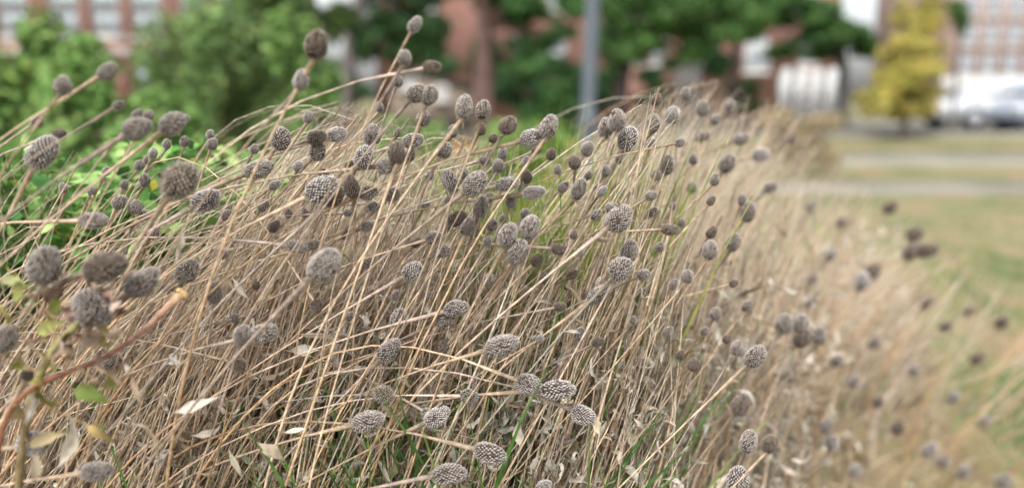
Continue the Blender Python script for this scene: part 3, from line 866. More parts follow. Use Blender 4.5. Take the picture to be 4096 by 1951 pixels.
def stalk_path(tip, axis, g, l1=None, n=18):
    """curve from the root in the ground up to the tip, arriving along axis"""
    tip = np.asarray(tip, float)
    l1 = l1 or g.uniform(0.24, 0.36)
    p1 = tip - axis * l1
    for _ in range(6):
        gz = float(bed_height(p1[0], p1[1]))
        if p1[2] < gz + 0.12:
            l1 *= 0.75; p1 = tip - axis * l1
    gz = float(bed_height(p1[0], p1[1]))
    ax2 = np.array([axis[0], axis[1], 0.0])
    drop = max(p1[2] - gz, 0.05)
    root = np.array([p1[0] - g.uniform(0.05, 0.38) * drop * (1 if axis[0] > 0 else -0.6), max(p1[1] + g.uniform(-0.05, 0.15), 0.42), 0.0])
    root[2] = float(bed_height(root[0], root[1])) - 0.01
    p2 = root + np.array([0.06 * (1 if axis[0] > 0 else -1), 0, 1.0]) * drop * 0.45
    P = bez(root, p2, p1, tip, n)
    wob = np.sin(np.linspace(0, g.uniform(6, 12), n) + g.uniform(0, 6))[:, None] * g.normal(size=3) * 0.003 + np.sin(np.linspace(0, g.uniform(2, 5), n) + g.uniform(0, 6))[:, None] * g.normal(size=3) * 0.005
    if g.random() < 0.35:
        j = int(g.integers(n // 3, n - 2)); wob = wob + np.clip(np.arange(n) - j, 0, None)[:, None] * -1.0 * np.clip(j - np.arange(n), 0, 1)[:, None] + np.exp(-((np.arange(n) - j) / 1.2) ** 2)[:, None] * g.normal(size=3) * 0.004
    wob *= np.sin(np.linspace(0, math.pi, n))[:, None]
    P = P + wob
    # nothing may pass right in front of the lens
    d = (P - C_) @ F_
    near = np.clip(0.40 - d, 0, None)
    P = P + np.array([0, 1.0, 0]) * near[:, None]
    return P


def axis_of(ang, tilt):
    a, t = math.radians(ang), math.radians(tilt)
    return math.cos(t) * (R_ * math.cos(a) + U_ * math.sin(a)) - F_ * math.sin(t)


# heads listed from the photograph: x, y in a 2576-pixel-wide copy of it, length, width, image angle of the tip, tone, [depth]
K = 4096 / 2576.0
HL = [
 (795,112,72,62,80,'dark',.47),(1044,62,44,30,58,'pale',.52),(758,200,52,42,72,'pale',.48),(1018,145,40,36,80,'grey',.52),(1088,170,46,36,8,'dark',.54),
 (1047,233,52,46,50,'grey',.58),(1079,240,52,42,70,'grey',.58),(1169,270,62,45,78,'grey',.58),(1214,278,52,42,85,'grey',.59),(107,382,92,62,62,'pale',.54),
 (345,322,70,55,32,'grey',.47),(435,312,68,55,35,'grey',.5),(451,452,94,80,55,'fuzzy',.52),(521,505,80,58,22,'pale',.6),(236,556,72,42,-2,'grey',.56),
 (653,424,75,48,20,'grey',.62),(708,350,56,52,55,'grey',.64),(797,345,46,40,15,'dark',.66),(848,337,50,38,14,'pale',.66),(800,382,46,42,48,'grey',.68),
 (938,338,50,45,62,'grey',.66),(1040,353,52,42,14,'pale',.66),(996,384,60,48,96,'dark',.63),(976,418,56,42,3,'grey',.66),(917,395,58,48,50,'pale',.65),
 (884,468,60,42,100,'dark',.64),(811,477,86,60,25,'pale',.6),(842,495,60,40,42,'dark',.64),(927,485,48,36,20,'pale',.7),(988,489,38,34,40,'grey',.72),
 (1133,455,60,45,108,'grey',.67),(1197,462,70,56,36,'grey',.62),(1277,464,60,40,8,'pale',.68),(1345,486,56,38,4,'pale',.68),(1211,520,54,38,70,'grey',.69),
 (1118,377,42,38,60,'grey',.72),(1340,347,62,48,14,'pale',.63),(1380,318,60,44,80,'grey',.61),(1277,315,48,42,60,'dark',.62),(1065,297,38,34,70,'grey',.66),
 (1455,475,54,38,74,'grey',.68),(1679,413,48,40,80,'grey',.98),(1582,350,62,50,58,'pale',.9),(1525,322,52,42,76,'grey',.9),(1553,303,56,45,80,'grey',.86),
 (1645,310,44,36,82,'grey',1.0),(1690,290,45,40,80,'pale',1.05),(1768,272,40,34,85,'grey',1.15),(1828,410,48,42,76,'grey',1.15),(1478,375,38,34,58,'grey',.8),
 (1387,388,30,28,72,'dark',.78),(1445,408,34,34,100,'dark',.76),(1560,550,74,58,38,'grey',.62),(1687,577,44,28,0,'dark',.7),(1786,628,48,40,76,'grey',.92),
 (1845,608,44,38,80,'grey',1.0),(1883,533,48,42,72,'grey',1.1),(1642,533,30,26,52,'grey',.8),(1585,632,54,45,60,'grey',.67),(1562,675,64,55,46,'grey',.64),
 (1508,740,64,42,38,'grey',.68),(1277,590,62,50,78,'grey',.62),(1334,572,60,50,70,'grey',.64),(1302,632,66,52,62,'grey',.63),(1178,570,50,38,65,'grey',.7),
 (1150,548,48,38,38,'dark',.72),(1092,598,42,36,15,'grey',.7),(1112,632,44,34,24,'grey',.71),(1236,565,30,30,82,'grey',.8),(1411,627,44,32,-6,'dark',.74),
 (816,665,96,72,45,'grey',.53),(748,620,52,36,-8,'grey',.66),(790,615,34,26,15,'grey',.74),(1038,682,54,42,30,'pale',.68),(110,667,92,78,80,'grey',.45),
 (265,672,108,76,16,'dark',.46),(360,710,94,66,38,'grey',.5),(472,682,68,52,35,'grey',.6),(538,735,56,40,86,'grey',.68),(14,852,66,60,60,'grey',.46),
 (282,910,46,45,64,'grey',.6),(797,770,34,32,-58,'dark',.74),(1004,800,50,38,58,'pale',.72),(1149,775,64,44,15,'grey',.67),(1122,803,50,40,24,'grey',.69),
 (981,880,72,52,44,'grey',.65),(1264,870,86,58,18,'grey',.6),(665,840,76,52,12,'grey',.58),(610,842,50,45,70,'grey',.56),(598,915,40,36,-18,'dark',.68),
 (965,990,44,42,4,'fuzzy',.68),(1181,996,46,38,-4,'grey',.7),(1101,1048,68,46,24,'pale',.66),(1076,1040,32,28,-30,'grey',.7),(928,1060,84,56,14,'grey',.62),
 (1331,968,64,52,-22,'grey',.65),(1405,978,84,54,8,'pale',.64),(1468,1044,60,48,-24,'pale',.66),(1234,1140,80,58,-14,'grey',.62),(1131,1190,86,58,8,'grey',.6),
 (245,1185,74,56,6,'grey',.52),(86,1117,86,66,10,'pale',.5),(418,1152,40,36,100,'grey',.7),(1884,1110,60,44,66,'grey',.66),(1935,1115,46,40,72,'dark',.74),
 (1858,1205,64,56,74,'pale',.64),(1865,1017,54,46,58,'dark',.72),(1900,897,62,48,48,'grey',.78),(1855,875,38,32,60,'grey',.85),(1972,812,52,46,72,'grey',.88),
 (2012,812,46,42,70,'grey',.9),(2063,842,44,38,80,'grey',.92),(2018,850,50,42,50,'dark',.9),(1745,917,30,30,60,'dark',.8),(1730,695,34,34,72,'grey',.84),
 (1983,945,32,30,70,'grey',1.0),(2080,1070,38,36,70,'grey',.98),(2093,1112,36,36,82,'pale',1.0),(2170,707,48,40,70,'pale',1.3),(2195,680,42,36,60,'dark',1.35),
 (2105,905,36,32,62,'grey',1.2),(2258,1073,38,34,72,'dark',1.35),(2340,1130,40,34,58,'pale',1.4),(2372,1158,36,32,60,'grey',1.4),(2425,1185,38,32,60,'grey',1.4),
 (2525,1208,40,34,58,'grey',1.4),(1915,390,46,34,10,'pale',1.3),(1865,350,38,30,20,'grey',1.25),(2300,588,40,36,50,'dark',1.5),(2330,628,62,42,10,'dark',1.45),
 (2290,632,44,36,60,'dark',1.45),(1368,1222,42,30,40,'pale',.64),(160,215,46,42,72,'grey',.44),(272,180,56,36,28,'grey',.46),(300,508,38,34,60,'grey',.74),
 (341,520,34,32,70,'grey',.76),(363,452,32,30,80,'grey',.8),(312,463,24,22,70,'grey',.85),(268,430,24,22,60,'pale',.85),(350,415,27,26,75,'grey',.85),
 (385,385,27,25,75,'pale',.85),(370,403,22,20,75,'grey',.9),(365,541,30,28,45,'pale',.78),(383,580,42,36,60,'grey',.7),(230,480,22,20,60,'pale',.85),
 (160,472,26,22,95,'pale',.85),(533,362,30,28,70,'grey',.8),(528,338,24,22,80,'pale',.85),(465,355,26,24,75,'grey',.85),(420,362,25,22,80,'grey',.85),
 (95,305,34,28,30,'grey',.55),(150,335,34,26,12,'dark',.56),(1370,700,28,24,60,'grey',.85),(1350,655,34,30,45,'dark',.78),(1320,537,28,24,60,'pale',.82),
 (1266,550,22,20,70,'pale',.88),(1229,497,28,26,60,'grey',.82),(750,418,28,26,75,'pale',.82),(775,295,30,26,80,'grey',.62),(1210,325,30,28,60,'dark',.75),
 (1240,348,25,24,70,'dark',.82),(1140,330,30,26,75,'grey',.8),(1220,404,30,22,10,'grey',.8),(1265,385,34,26,72,'grey',.78),(925,660,34,28,40,'grey',.8),
 (560,832,28,24,60,'grey',.78),(1525,430,28,26,75,'grey',.85),(1650,440,26,24,75,'grey',.95),(1640,360,28,26,70,'pale',.98),(1745,400,28,26,80,'grey',1.1),
 (1740,470,30,28,80,'grey',1.1),(1693,518,20,18,75,'grey',.95),(2090,640,32,28,70,'pale',1.35),(1800,788,32,30,70,'grey',.95),(1680,835,32,28,70,'grey',.85),
 (1460,840,36,30,62,'grey',.76),(1200,950,30,26,70,'pale',.8),(70,942,30,30,60,'dark',.5),(955,270,26,24,80,'grey',.7),(1000,205,30,26,70,'grey',.6),
 (640,375,24,22,60,'grey',.8),(1080,440,26,24,70,'grey',.82),(1070,515,28,24,60,'grey',.82),(925,570,30,24,20,'grey',.76),(870,590,28,24,30,'dark',.78),
 (1150,690,26,22,20,'grey',.85),(1440,690,30,24,30,'dark',.82),(570,540,30,26,60,'grey',.78),(300,265,30,24,30,'grey',.5),(345,290,36,26,40,'grey',.5),
 (460,300,34,26,30,'grey',.52),(375,290,26,24,60,'grey',.52),(1350,378,26,22,20,'dark',.8),(1480,440,24,22,70,'grey',.88),(1560,400,26,24,60,'grey',.9),
 (1770,345,34,28,20,'grey',1.2),(1800,300,30,26,60,'grey',1.2),(1650,250,32,28,75,'dark',1.0),(1835,265,30,26,70,'grey',1.25),(1725,235,28,26,80,'grey',1.1),
 (1990,350,34,28,60,'dark',1.35),(1940,470,34,30,40,'grey',1.3),(2040,520,32,28,60,'grey',1.4),(2120,560,34,28,50,'dark',1.45),(2045,700,30,26,70,'grey',1.25),
 (2240,520,36,30,50,'dark',1.5),(2440,780,36,28,40,'dark',1.55),(2380,820,34,28,40,'dark',1.5),(2520,810,38,32,40,'dark',1.55),(2200,860,34,28,50,'grey',1.4),
 (2150,960,34,28,40,'grey',1.25),(2210,1010,32,28,50,'dark',1.3),(2300,930,34,28,40,'grey',1.4),(2460,900,36,30,35,'dark',1.5),(2400,1000,34,28,40,'grey',1.45),(2150,1180,38,32,45,'grey',1.2),(2040,760,30,26,60,'grey',1.2),(2330,760,34,28,40,'dark',1.5),(2480,1060,36,30,35,'grey',1.5),
 (1130,570,24,22,50,'grey',.85),(560,640,28,24,30,'grey',.74),(1590,480,22,20,70,'pale',.95),(1715,560,22,20,70,'grey',1.0),(1660,620,26,24,70,'grey',.9),
]

g_ = np.random.default_rng(4242)
while len(HL) < 282:
    x_, y_ = g_.uniform(560, 1900), g_.uniform(330, 900)
    if y_ < np.interp(x_, [560, 720, 900, 1100, 1400, 1700, 1900], [560, 420, 300, 300, 340, 280, 380]) or (y_ > 650 and g_.random() < 0.6): continue
    if min((x_ - r[0]) ** 2 + (y_ - r[1]) ** 2 for r in HL) < 34 ** 2: continue
    L_ = g_.uniform(22, 36)
    HL.append((x_, y_, L_, L_ * g_.uniform(0.72, 0.92), float(g_.choice([12, 35, 55, 62, 74, 85])) + g_.normal() * 5, str(g_.choice(['grey', 'grey', 'dark', 'pale'])), 0.72 + max(0, x_ - 1600) / 900))

# landmarks that a label may point to (x, y in the same copy)
MARKS = [('beside the withered leafy plant', 190, 800), ('against the green shrubs', 300, 280), ('under the fuzzy grey head', 400, 520), ('over the broad green leaves', 150, 480),
         ('behind the cut reddish stalk', 520, 760), ('among the curled pale leaves', 330, 1120), ('where stalks meet the green cover', 720, 400),
         ('among crowded heads below the shed', 1000, 350), ('below the shed windows', 1130, 260), ('by the topmost seed heads', 950, 130), ('left of the lamp post foot', 1330, 340),
         ('by the yellow green grass', 1400, 470), ('right of the lamp post', 1580, 320), ('in the upper right stalks', 1750, 330), ('above the long level stalks', 880, 560),
         ('in the middle of the dense stalks', 1220, 540), ('by the packed trio of heads', 1300, 630), ('over the green grass blades', 980, 800), ('above the arching stalk', 1160, 760),
         ('on the long level stalks', 1150, 1000), ('along the lower picture edge', 1150, 1190), ('low on the drooping stalks', 1420, 1010), ('by the steep brown stalks', 1560, 620),
         ('in the blurred clump near the lawn', 1990, 830), ('between dense stalks and lawn', 1840, 560), ('low beside the blurred stalks', 1900, 1080), ('out over the lawn edge', 2250, 680),
         ('low over the lawn', 2350, 1130), ('in soft stalks below the white fence', 1950, 380), ('far out where the bed thins', 2420, 800)]


def label_heads(rows):
    raw = []
    for x, y, L, w, a, tone, d in rows:
        px = L * K
        size = 'large' if px > 118 else 'mid-sized' if px > 84 else 'small' if px > 52 else 'tiny'
        tn = {'pale': 'pale grey', 'grey': 'grey brown', 'dark': 'dark brown', 'fuzzy': 'shaggy grey'}[tone]
        pose = 'drooping' if a < -12 else 'level' if a <= 12 else 'slanting' if a <= 40 else 'tilted' if a <= 68 else 'upright'
        mk = min(MARKS, key=lambda q: (q[1] - x) ** 2 + (q[2] - y) ** 2)[0]
        raw.append(f'{size} {tn} coneflower head, {pose}, {mk}')
    out = list(raw)
    words = ['first', 'second', 'third', 'fourth', 'fifth', 'sixth', 'seventh', 'eighth', 'ninth', 'tenth']
    for s in set(raw):
        w = [i for i, r in enumerate(raw) if r == s]
        if len(w) > 1:
            w.sort(key=lambda i: rows[i][0])
            for q, i in enumerate(w):
                out[i] = s + (', leftmost' if q == 0 else ', rightmost' if q == len(w) - 1 else f', {words[q]} from left')
    return out


def coneflower(i, row, label):
    x, y, L, w, a, tone, d = row
    g = np.random.default_rng(1000 + i)
    u, v = x * K, y * K
    size = L * K * d / FPX
    width = w * K * d / FPX
    tilt = float(g.uniform(-6, 22))
    ax = axis_of(a, tilt)
    size_z = size / max(math.cos(math.radians(tilt)), 0.8)
    c = at(u, v, d)
    base = c - ax * size_z * 0.5
    l1 = g.uniform(0.26, 0.4) if abs(a) < 70 else g.uniform(0.2, 0.3)
    if a > 70 and a <= 110:           # upright heads stand on stalks that still lean with the wind
        sa = axis_of(a - g.uniform(10, 36), tilt)
    else:
        sa = ax
    P = stalk_path(base + ax * size_z * 0.04, sa, g, l1)
    root_loc = P[0].copy()
    t = empty('coneflower', root_loc)
    n = len(P)
    rr = np.interp(np.linspace(0, 1, n), [0, 0.5, 0.95, 1], [0.0018, 0.00125, 0.0008, 0.0021]) * np.clip(size / 0.021, 0.6, 1.1) * g.uniform(0.85, 1.15)
    MB().tube(P - root_loc, rr, 7, stalk_colors(n, g)).build('stem', 'stalk', t)
    q = Vector(ax).to_track_quat('Z', 'Y').to_matrix() @ Matrix.Rotation(g.uniform(0, 6.28), 3, 'Z')
    lst = HEADS[tone]
    core, sc = lst[i % len(lst)]
    h = obj('seed_head', core, t)
    M = Matrix.Translation(Vector(base - root_loc)) @ q.to_4x4() @ Matrix.Diagonal((width * 0.95, width * 0.95, size_z * 0.97, 1.0))
    h.matrix_local = M
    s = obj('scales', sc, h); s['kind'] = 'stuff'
    b = obj('bracts', BRACTS[i % 4], h)
    b.scale = (1.0, 1.0, 0.75)
    b['kind'] = 'stuff'
    for k in range(int(g.integers(0, 3))):
        j = int(g.integers(4, n - 5)); lf = obj('leaf', DRY_MESH[int(g.integers(14))], t)
        lf.location = Vector(P[j] - root_loc); s2 = g.uniform(0.02, 0.045); lf.scale = (s2,) * 3
        lf.rotation_euler = (g.uniform(0, 6.28), g.uniform(-0.5, 1.2), g.uniform(0, 6.28))
    tag(t, label, 'coneflower', 'dried coneflowers in the wind-blown bed')


def settle(d, u):
    if d > 0.66 and u < 2750: return 0.66 + (d - 0.66) * 0.4
    if d > 0.66: return d * (0.82 if u < 3100 else 1.08)
    if d >= 0.575: return 0.66 - (0.66 - d) * 0.4
    return 0.66 - (0.66 - d) * 0.55


HL = [(*r[:6], settle(r[6], r[0] * K)) for r in HL]
for i, (row, lab) in enumerate(zip(HL, label_heads(HL))):
    coneflower(i, row, lab)


# ------------------------------------------------------------------ bare stalks: the mass of leaning stems
ENV_X = [-400, 0, 300, 600, 950, 1150, 1320, 1500, 1650, 1720, 2000, 2300, 2450, 2650, 2850, 3050, 3250, 3500, 3800, 4400]
ENV_Y = [560, 560, 600, 640, 700, 560, 400, 420, 480, 520, 560, 580, 480, 330, 310, 370, 460, 720, 1000, 1300]


def filler(n, seed, spread=1.0):
    g = np.random.default_rng(seed)
    out = []
    while len(out) < n:
        u = g.uniform(-700, 4300); env = np.interp(u, ENV_X, ENV_Y)
        v = env + (2150 - env) * g.random() ** 1.25
        if u < 900 and v < 1200 - 0.25 * max(u, 0) and g.random() < 0.88: continue
        if u > 3000 and g.random() < (u - 3000) / 1150: continue
        if v > 1150 and u < 2900 and g.random() < 0.45: continue
        if 1980 < u < 2420 and v < 950 and g.random() < 0.85: continue
        if 900 < u < 2700 and v > 1000 and g.random() < 0.3: continue
        if u > 2700:
            q = min((u - 2700) / 700, 1); d = g.uniform(0.8 + 0.65 * q, 1.2 + 0.9 * q)
        else:
            d = g.uniform(0.71, 1.05)
        if u < 900: ang = g.normal(50, 11)
        elif u < 1500: ang = g.normal(58, 14)
        else: ang = g.normal(66, 10) - max(0, (u - 2900) / 1200) * 22
        if g.random() < 0.06 and u < 2200: ang = g.normal(100, 11)
        if g.random() < 0.10: ang = g.normal(15, 12)
        if spread > 1: ang = g.normal(48, 34 if u < 2300 else 14)
        tip = at(u, v, d)
        if tip[2] < 0.36 or tip[2] > 1.05: continue
        ax = axis_of(ang, g.uniform(-8, 22))
        P = stalk_path(tip, ax, g, g.uniform(0.12, 0.3), 14)
        rad = g.uniform(0.0005, 0.0011) * (1 + 0.3 * (u > 1300 and v > 1000))
        out.append((P, rad, d, g.integers(1 << 30)))
    return out


def steep(n, seed):
    """the steep brown stalks that fill the middle of the bed"""
    g = np.random.default_rng(seed); out = []
    while len(out) < n:
        u = g.uniform(-300, 3250); env = max(np.interp(u, ENV_X, ENV_Y) + 120, 720)
        v = env + (1950 - env) * g.random() ** 0.9
        if u < 900 and (v < 1150 or g.random() < 0.3): continue
        if 1950 < u < 2450 and v < 900: continue
        d = g.uniform(0.70, 0.93)
        if u > 2700: d += (u - 2700) / 550 * 0.4
        tip = at(u, v, d)
        if tip[2] < 0.36: continue
        ang = g.normal(74, 8) if u > 1100 else g.normal(62, 9)
        P = stalk_path(tip, axis_of(ang, g.uniform(-6, 14)), g, g.uniform(0.1, 0.2), 12)
        out.append((P, g.uniform(0.0005, 0.0014), d, g.integers(1 << 30)))
    return out


def lawnward(n, seed):
    """stalks blown out over the lawn edge"""
    g = np.random.default_rng(seed); out = []
    while len(out) < n:
        u = g.uniform(2950, 4350); env = np.interp(u, [2950, 3300, 3600, 4100, 4400], [520, 640, 900, 1150, 1250])
        v = env + (2100 - env) * g.random() ** 1.1; d = g.uniform(1.5, 2.2)
        tip = at(u, v, d)
        if tip[2] < 0.08 + float(bed_height(tip[0], tip[1])): continue
        P = stalk_path(tip, axis_of(g.normal(36, 9), g.uniform(-8, 15)), g, g.uniform(0.15, 0.3), 12)
        out.append((P, g.uniform(0.0009, 0.0019), d, g.integers(1 << 30)))
    return out


NF = 1900
fine = [(P, r * 0.5, d, q) for P, r, d, q in filler(1300, 177) + steep(1100, 178) + filler(1700, 179, 2.0)]
fill = filler(NF, 77) + steep(1400, 78) + lawnward(80, 79)
def shown(f):
    uu, vv, dd = project(f[0].mean(0)); return f[1] / f[2] * (1 if -100 < uu < 4200 and vv < 2100 else 0.1)
order = sorted(range(len(fill)), key=lambda i: -shown(fill[i]))
stalks = []
def stalk_label(P, rr):
    u, v, dd = project(P[-1]); ub_, vb_, _ = project(P[-4])
    a = math.degrees(math.atan2(vb_ - v, u - ub_))
    pose = 'leaning left' if a > 95 else 'standing steep' if a > 68 else 'leaning' if a > 40 else 'bent far over'
    mk = min(MARKS, key=lambda q: (q[1] - u / K) ** 2 + (q[2] - v / K) ** 2)[0]
    return f"{'stout' if rr[0] / dd > 0.0023 else 'thin'} bare stalk, {pose}, tip {mk}"


rest = MB()
for rank, i in enumerate(order):
    P, rad, d, sd = fill[i]
    g = np.random.default_rng(sd)
    n = len(P)
    rr = np.interp(np.linspace(0, 1, n), [0, 1], [rad * 1.4, rad * 0.7]) * g.uniform(0.88, 1.15, n)
    if rank < 280:
        m = MB().tube(P - P[0], rr, 6, stalk_colors(n, g))
        o = m.build('bare_stalk', 'stalk'); o.location = P[0]
        stalks.append((stalk_label(P, rr), project(P[-1])[0], o))
    else:
        rest.tube(P, rr, 5, stalk_colors(n, g))
ORD = ['first', 'second', 'third', 'fourth', 'fifth', 'sixth', 'seventh', 'eighth', 'ninth', 'tenth', 'eleventh', 'twelfth', 'thirteenth', 'fourteenth', 'fifteenth', 'sixteenth', 'seventeenth', 'eighteenth', 'nineteenth', 'twentieth']
for lab in {q[0] for q in stalks}:
    w = sorted([q for q in stalks if q[0] == lab], key=lambda q: q[1])
    for k, q in enumerate(w):
        extra = '' if len(w) == 1 else ', leftmost' if k == 0 else ', rightmost' if k == len(w) - 1 else f', {ORD[k]} from left' if k < 20 else ', further along'
        tag(q[2], lab + extra, 'stalk', 'bare stalks of the dense stand')
for P, rad, d, sd in fine:
    g = np.random.default_rng(sd); n = len(P)
    rest.tube(P, np.linspace(rad * 1.3, rad * 0.7, n), 4, np.array([0.70, 0.60, 0.46]) * g.uniform(0.7, 1.12) * np.linspace(0.85, 1.05, n)[:, None])
tag(rest.build('stalk_thicket', 'stalk'), 'thicket of thin dry stalks filling the bed', 'stalks', kind='stuff')


# ------------------------------------------------------------------ litter of curled leaves and the grass between the stalks
def litter(n, seed):
    g = np.random.default_rng(seed)
    x = g.uniform(-1.5, 1.6, n); y = g.uniform(0.5, 2.3, n)
    z = bed_height(x, y) + 0.30 * g.random(n) ** 1.3
    keep = (x < bed_edge(y) - 0.1) & ~((x < -0.42 * y + 0.02) & (g.random(n) < 0.45) & (y > 0.95))
    P = np.stack([x, y, z], 1)[keep]; n = len(P)
    C = DRYCOL[g.integers(0, 6, n)] * g.uniform(0.65, 1.2, (n, 1))
    m = MB(); scatter(m, DRY, P, rot_rand(g, n), g.uniform(0.022, 0.055, n), C)
    tag(m.build('dry_leaves', 'dry_leaf'), 'curled pale dry leaves tangled between the stalks', 'dry leaves', kind='stuff')


litter(9000, 81)


def hanging(n, seed):
    g = np.random.default_rng(seed)
    P = []
    for _ in range(n):
        f = fill[int(g.integers(len(fill))) if g.random() < 0.12 else int(g.integers(NF, len(fill)))][0]
        j = int(g.integers(3, len(f) - 2)); t = g.random()
        q = f[j] * (1 - t) + f[j + 1] * t
        for _k in range(int(g.integers(1, 5))): P.append(q + g.normal(size=3) * 0.004)
    P = np.array(P); n = len(P)
    u, v, d = project_many(P)
    keep = ((v > 850 + 600 * g.random(n)) & (d < 0.95 + 0.5 * (u > 2700))) | (g.random(n) < 0.08)
    keep &= (u > -100) & (u < 4200) & (v < 2050)
    P = P[keep]; n = len(P)
    C = DRYCOL[g.integers(0, 6, n)] * g.uniform(0.42, 1.08, (n, 1))
    m = MB(); scatter(m, CURLY, P, rot_rand(g, n), g.uniform(0.014, 0.042, n), C)
    tag(m.build('stalk_leaves', 'dry_leaf'), 'shrivelled curly leaves hanging on the stalks', 'dry leaves', kind='stuff')


def project_many(P):
    q = P - C_; d = q @ F_
    return W / 2 + FPX * (q @ R_) / d, H / 2 - FPX * (q @ U_) / d, d


hanging(10500, 82)


def grass(n, seed):
    g = np.random.default_rng(seed)
    m = MB()
    patches = [(1480, 1330, 150, 130, 170), (1400, 1560, 220, 120, 170), (1330, 1800, 180, 120, 150), (1640, 1720, 170, 150, 150), (1950, 1450, 70, 150, 50), (2450, 1350, 120, 90, 50),
               (2450, 1580, 120, 90, 40), (2300, 1750, 200, 100, 60), (2120, 1120, 330, 110, 110), (560, 1560, 90, 100, 50), (280, 1800, 140, 110, 80), (60, 1850, 80, 90, 50),
               (2650, 1800, 250, 120, 40), (1900, 1150, 200, 100, 60), (1300, 1150, 200, 100, 60), (1750, 1880, 150, 60, 60)]
    T = []
    for u, v, ru, rv, k in patches:
        for _ in range(int(k * 0.7)):
            uu, vv = u + g.normal() * ru * 0.6, v + g.normal() * rv * 0.6
            dd = g.uniform(0.69, 0.86)
            p = at(uu, vv, dd)
            if p[2] > bed_height(p[0], p[1]) + 0.06: T.append(p)
    T = np.array(T)
    xy = T[:, :2]; n = len(T); hs = T[:, 2] - bed_height(T[:, 0], T[:, 1])
    protos = []
    for k in range(6):
        V, Q = blade_leaf(1.0, 0.03, g.uniform(-0.55, -0.05), g.uniform(-0.8, 0.8), 0.35, g, 6)
        protos.append((V, Q))
    z = bed_height(xy[:, 0], xy[:, 1])
    P = np.column_stack([xy, z])
    C = np.array([(0.11, 0.24, 0.06), (0.15, 0.29, 0.08), (0.08, 0.18, 0.05), (0.24, 0.33, 0.10)])[g.integers(0, 4, n)] * g.uniform(0.8, 1.25, (n, 1))
    scatter(m, [(V * np.array([1, 0.42, 1]), Q) for V, Q in protos], P, yaw_pitch(g, n, 1.25, 1.55), np.minimum(hs, 0.42) * g.uniform(0.8, 1.08, n), C)
    # yellow-green tuft behind the centre
    nt = 1100
    uu = g.uniform(2000, 2400, nt); dd = g.uniform(0.78, 1.0, nt)
    tp = np.stack([at(a, 560 + 260 * q, b) for a, b, q in zip(uu, dd, g.random(nt))])
    Pt = tp.copy(); Pt[:, 2] = bed_height(tp[:, 0], tp[:, 1])
    S = (tp[:, 2] - Pt[:, 2]) * g.uniform(0.75, 1.12, nt)
    Ct = np.array([(0.30, 0.36, 0.06), (0.22, 0.32, 0.05), (0.36, 0.38, 0.09), (0.14, 0.26, 0.05)])[g.integers(0, 4, nt)] * g.uniform(0.8, 1.2, (nt, 1))
    thin = [(V * np.array([1, 0.28, 0.6]), Q) for V, Q in protos]
    scatter(m, thin, Pt, yaw_pitch(g, nt, 1.38, 1.57), S, Ct)
    tag(m.build('grass', 'green_leaf'), 'green grass blades growing between the dry stalks', 'grass', kind='stuff')


grass(3600, 91)


# ------------------------------------------------------------------ the withered plant and the cut stalk on the left
def rot_to(X, roll=0.0):
    X = np.asarray(X, float) / np.linalg.norm(X)
    Y = np.cross([0.2, -0.5, 0.84], X); Y /= np.linalg.norm(Y); Z = np.cross(X, Y)
    Y2 = Y * math.cos(roll) + Z * math.sin(roll)
    return np.stack([X, Y2, np.cross(X, Y2)], 1)


